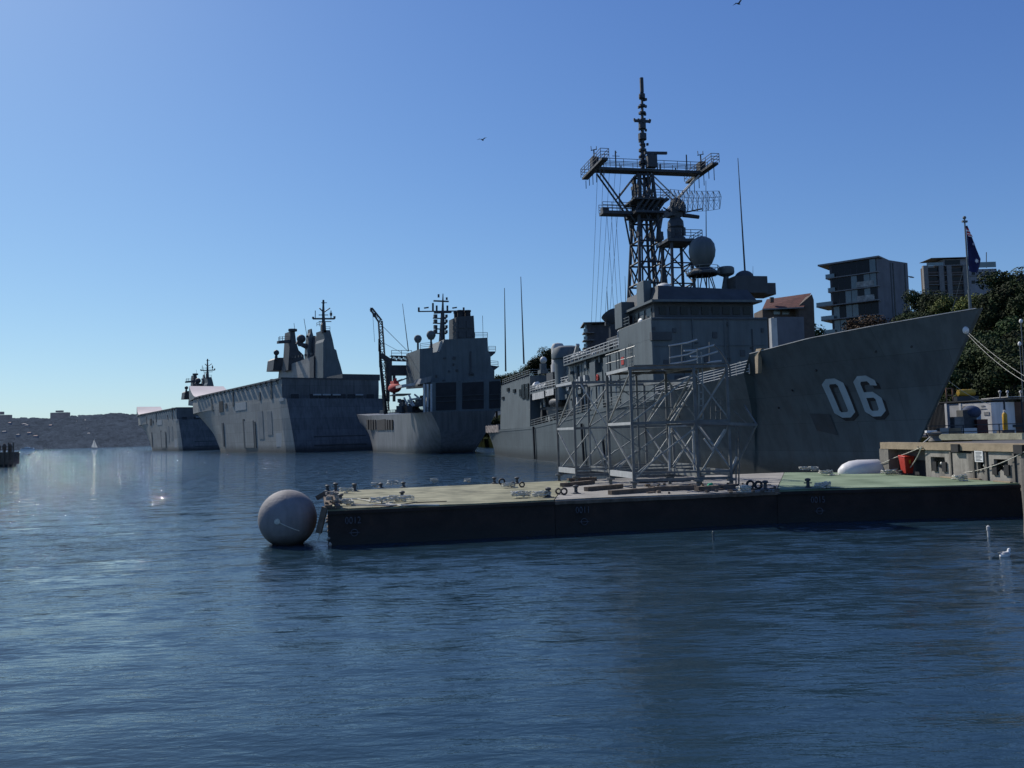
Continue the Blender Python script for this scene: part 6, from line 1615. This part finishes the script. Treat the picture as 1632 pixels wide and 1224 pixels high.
# ================================================================== WATER
def water():
    ys = [-60,-20,0,4,7]; y = 8.0
    while y < 9000: ys.append(y); y += max(.07, (y*.0075) if y < 60 else (y*.018 if y < 250 else y*.08))
    ys = np.array(ys)
    xh = [0.0]; x = 0.0
    while x < 9000: x += .11 if x < 14 else (.11+(x-14)*.018 if x < 80 else x*.09); xh.append(x)
    xs = np.array([-v for v in reversed(xh[1:])]+xh)
    X, Y = np.meshgrid(xs, ys); Zw = np.zeros_like(X); rr = np.random.RandomState(5)
    # crest lines roughly across the view, slightly oblique
    dist = np.hypot(X, Y)
    for k in range(46):
        lam = 10**rr.uniform(-.25, .62); ang = R(rr.normal(96, 16)); kk = 2*np.pi/lam
        amp = .0009*lam**.95*rr.uniform(.5,1.3)
        cell = np.maximum(.07, dist*.0095); fade = np.clip((lam/cell-3)/5, 0, 1)
        ph = rr.uniform(0,6.28) + .8*np.sin(X*.13*rr.uniform(.5,1.5)+rr.uniform(0,6))+.8*np.sin(Y*.11+X*.05*rr.uniform(-1,1)+rr.uniform(0,6))
        s = np.sin(kk*(X*np.cos(ang)+Y*np.sin(ang))+ph)
        Zw += amp*fade*s
    for lam, an, sl_, p0 in ((3.4,101,.022,.3),(2.3,94,.022,1.9),(4.9,106,.018,4.0),(1.6,99,.015,2.2)):
        kk = 2*np.pi/lam; fade = np.clip((lam/np.maximum(.07, dist*.0095)-3)/5, 0, 1)
        Zw += sl_/kk*fade*np.sin(kk*(X*np.cos(R(an))+Y*np.sin(R(an)))+p0+1.1*np.sin(X*.17+p0)+.9*np.sin(Y*.09-X*.05))*(.55+.45*np.sin(X*.06+Y*.11+p0))
    nx, ny = len(xs), len(ys); co = np.stack([X, Y, Zw], -1).reshape(-1, 3)
    me = bpy.data.meshes.new('water'); me.vertices.add(len(co)); me.vertices.foreach_set('co', co.ravel())
    i = np.arange(ny-1)[:,None]*nx+np.arange(nx-1)[None,:]
    q = np.stack([i, i+1, i+nx+1, i+nx], -1).reshape(-1).astype(np.int32); nf = len(q)//4
    me.loops.add(nf*4); me.polygons.add(nf); me.loops.foreach_set('vertex_index', q)
    me.polygons.foreach_set('loop_start', np.arange(0,nf*4,4,dtype=np.int32)); me.polygons.foreach_set('loop_total', np.full(nf,4,dtype=np.int32))
    me.polygons.foreach_set('use_smooth', np.ones(nf,dtype=bool)); me.update(calc_edges=True)
    print('water', len(co))
    o = bpy.data.objects.new('water', me); C.objects.link(o); tag(o, kind='structure')
    m = bpy.data.materials.new('harbour_water'); m.use_nodes = True; nt = m.node_tree; N = nt.nodes; L = nt.links; b = N['Principled BSDF']
    b.inputs['Base Color'].default_value = (.015,.036,.054,1); b.inputs['Roughness'].default_value = .03; b.inputs['IOR'].default_value = 1.33
    b.inputs['Specular IOR Level'].default_value = .5
    tc = N.new('ShaderNodeTexCoord'); prev = None
    sp_ = N.new('ShaderNodeSeparateXYZ'); L.new(tc.outputs['Object'], sp_.inputs[0])
    wn = N.new('ShaderNodeTexNoise'); wn.inputs['Scale'].default_value = .035; wn.inputs['Detail'].default_value = 3; L.new(tc.outputs['Object'], wn.inputs['Vector'])
    wy = N.new('ShaderNodeMath'); wy.operation = 'MULTIPLY_ADD'; L.new(wn.outputs['Fac'], wy.inputs[0]); wy.inputs[1].default_value = 60; L.new(sp_.outputs[1], wy.inputs[2])
    wind = N.new('ShaderNodeMapRange'); L.new(wy.outputs[0], wind.inputs[0]); wind.inputs[1].default_value = 45; wind.inputs[2].default_value = 150; wind.inputs[3].default_value = .17; wind.inputs[4].default_value = 1.0
    rg = N.new('ShaderNodeMapRange'); L.new(wy.outputs[0], rg.inputs[0]); rg.inputs[1].default_value = 70; rg.inputs[2].default_value = 260; rg.inputs[3].default_value = .03; rg.inputs[4].default_value = .03; L.new(rg.outputs[0], b.inputs['Roughness'])
    # facets finer than a pixel: direct tilt of the normal, calm near the quay and ruffled further out
    mp = N.new('ShaderNodeMapping'); mp.inputs['Scale'].default_value = (.5, 1, 1); L.new(tc.outputs['Object'], mp.inputs[0])
    nf_ = N.new('ShaderNodeTexNoise'); nf_.inputs['Scale'].default_value = 1.6; nf_.inputs['Detail'].default_value = 6; nf_.inputs['Roughness'].default_value = .65; L.new(mp.outputs[0], nf_.inputs['Vector'])
    vs_ = N.new('ShaderNodeVectorMath'); vs_.operation = 'SUBTRACT'; L.new(nf_.outputs['Color'], vs_.inputs[0]); vs_.inputs[1].default_value = (.5,.5,.5)
    kf = N.new('ShaderNodeMapRange'); L.new(wy.outputs[0], kf.inputs[0]); kf.inputs[1].default_value = 35; kf.inputs[2].default_value = 115; kf.inputs[3].default_value = .03; kf.inputs[4].default_value = 2.9
    vc = N.new('ShaderNodeVectorMath'); vc.operation = 'SCALE'; L.new(vs_.outputs[0], vc.inputs[0]); L.new(kf.outputs[0], vc.inputs['Scale'])
    vm = N.new('ShaderNodeVectorMath'); vm.operation = 'MULTIPLY'; L.new(vc.outputs[0], vm.inputs[0]); vm.inputs[1].default_value = (.7, 1.0, 0)
    ge = N.new('ShaderNodeNewGeometry'); va = N.new('ShaderNodeVectorMath'); va.operation = 'ADD'; L.new(vm.outputs[0], va.inputs[0]); L.new(ge.outputs['Normal'], va.inputs[1])
    vn = N.new('ShaderNodeVectorMath'); vn.operation = 'NORMALIZE'; L.new(va.outputs[0], vn.inputs[0]); prev = vn
    for sc, sx, st, dist_, det, nr in ((.22,.5,.9,.8,3,.035),(1.1,.32,.95,.42,4,.085),(4.0,.38,1.0,.14,4,.22)):
        mp = N.new('ShaderNodeMapping'); mp.inputs['Scale'].default_value = (sx, 1, 1); mp.inputs['Rotation'].default_value = (0,0,R(7*sc % 9)); L.new(tc.outputs['Object'], mp.inputs[0])
        no = N.new('ShaderNodeTexNoise'); no.inputs['Scale'].default_value = sc; no.inputs['Detail'].default_value = det; no.inputs['Roughness'].default_value = .55; no.inputs['Distortion'].default_value = .3
        L.new(mp.outputs[0], no.inputs['Vector'])
        bp = N.new('ShaderNodeBump'); bp.inputs['Strength'].default_value = st; bp.inputs['Distance'].default_value = dist_
        L.new(no.outputs['Fac'], bp.inputs['Height'])
        ws = N.new('ShaderNodeMapRange'); L.new(wy.outputs[0], ws.inputs[0]); ws.inputs[1].default_value = 45; ws.inputs[2].default_value = 150; ws.inputs[3].default_value = nr; ws.inputs[4].default_value = st; L.new(ws.outputs[0], bp.inputs['Strength'])
        if prev: L.new(prev.outputs[0], bp.inputs['Normal'])
        prev = bp
    L.new(prev.outputs[0], b.inputs['Normal'])
    me.materials.append(m)
water()

# ================================================================== LIGHT, SKY, CAMERA
SUN_AZ, SUN_EL = -43.0, 41.0       # degrees from +Y toward +X, height
w = bpy.data.worlds.new('World'); scene.world = w; w.use_nodes = True
nt = w.node_tree; sk = nt.nodes.new('ShaderNodeTexSky'); sk.sky_type = 'NISHITA'; sk.sun_disc = False
sk.sun_elevation = R(SUN_EL); sk.sun_rotation = R(SUN_AZ)
sk.altitude = 0; sk.air_density = 1.0; sk.dust_density = .35; sk.ozone_density = 3.5
bg = nt.nodes['Background']; bg.inputs[1].default_value = .10
sep = nt.nodes.new('ShaderNodeSeparateColor'); cmb = nt.nodes.new('ShaderNodeCombineColor'); nt.links.new(sk.outputs[0], sep.inputs[0])
def mth(op, a, b):
    n = nt.nodes.new('ShaderNodeMath'); n.operation = op
    for i, v in enumerate((a, b)):
        if isinstance(v, (int, float)): n.inputs[i].default_value = v
        else: nt.links.new(v, n.inputs[i])
    return n.outputs[0]
SS_ = .10   # sky strength; each channel is then given a film-like shoulder
for i, (k, g, q) in enumerate(((.90,1.26,.85),(1.12,1.27,.8),(1.58,1.14,1.05))):
    c = mth('MULTIPLY', sep.outputs[i], .13)
    num = mth('MULTIPLY', mth('POWER', c, g), k/SS_); den = mth('ADD', mth('MULTIPLY', c, q), 1.0)
    nt.links.new(mth('DIVIDE', num, den), cmb.inputs[i])
nt.links.new(cmb.outputs[0], bg.inputs[0])
sl = bpy.data.lights.new('sun', 'SUN'); sl.energy = 4.6; sl.angle = R(.53); sl.color = (1, .95, .87)
so = bpy.data.objects.new('sun', sl); C.objects.link(so)
sd = Vector((math.sin(R(SUN_AZ))*math.cos(R(SUN_EL)), math.cos(R(SUN_AZ))*math.cos(R(SUN_EL)), math.sin(R(SUN_EL))))
so.rotation_euler = sd.to_track_quat('Z', 'Y').to_euler()
cam = bpy.data.cameras.new('camera'); co_ = bpy.data.objects.new('camera', cam); C.objects.link(co_)
cam.sensor_fit = 'HORIZONTAL'; cam.sensor_width = 36; cam.lens = F_PX/1632*36; cam.clip_start = .1; cam.clip_end = 20000
# look along +Y pitched up, then rolled
M = Matrix.Rotation(R(90)+PITCH, 4, 'X') @ Matrix.Rotation(-ROLL, 4, 'Z')
M.translation = Vector((0, 0, CAM_H)); co_.matrix_world = M
scene.camera = co_
scene.view_settings.view_transform = 'Standard'; scene.view_settings.look = 'None'; scene.view_settings.exposure = 0; scene.view_settings.gamma = 1
scene.render.engine = 'CYCLES'
try:
    scene.cycles.use_denoising = True; scene.cycles.max_bounces = 5; scene.cycles.sample_clamp_indirect = 6; scene.cycles.caustics_reflective = False; scene.cycles.caustics_refractive = False
except Exception: pass
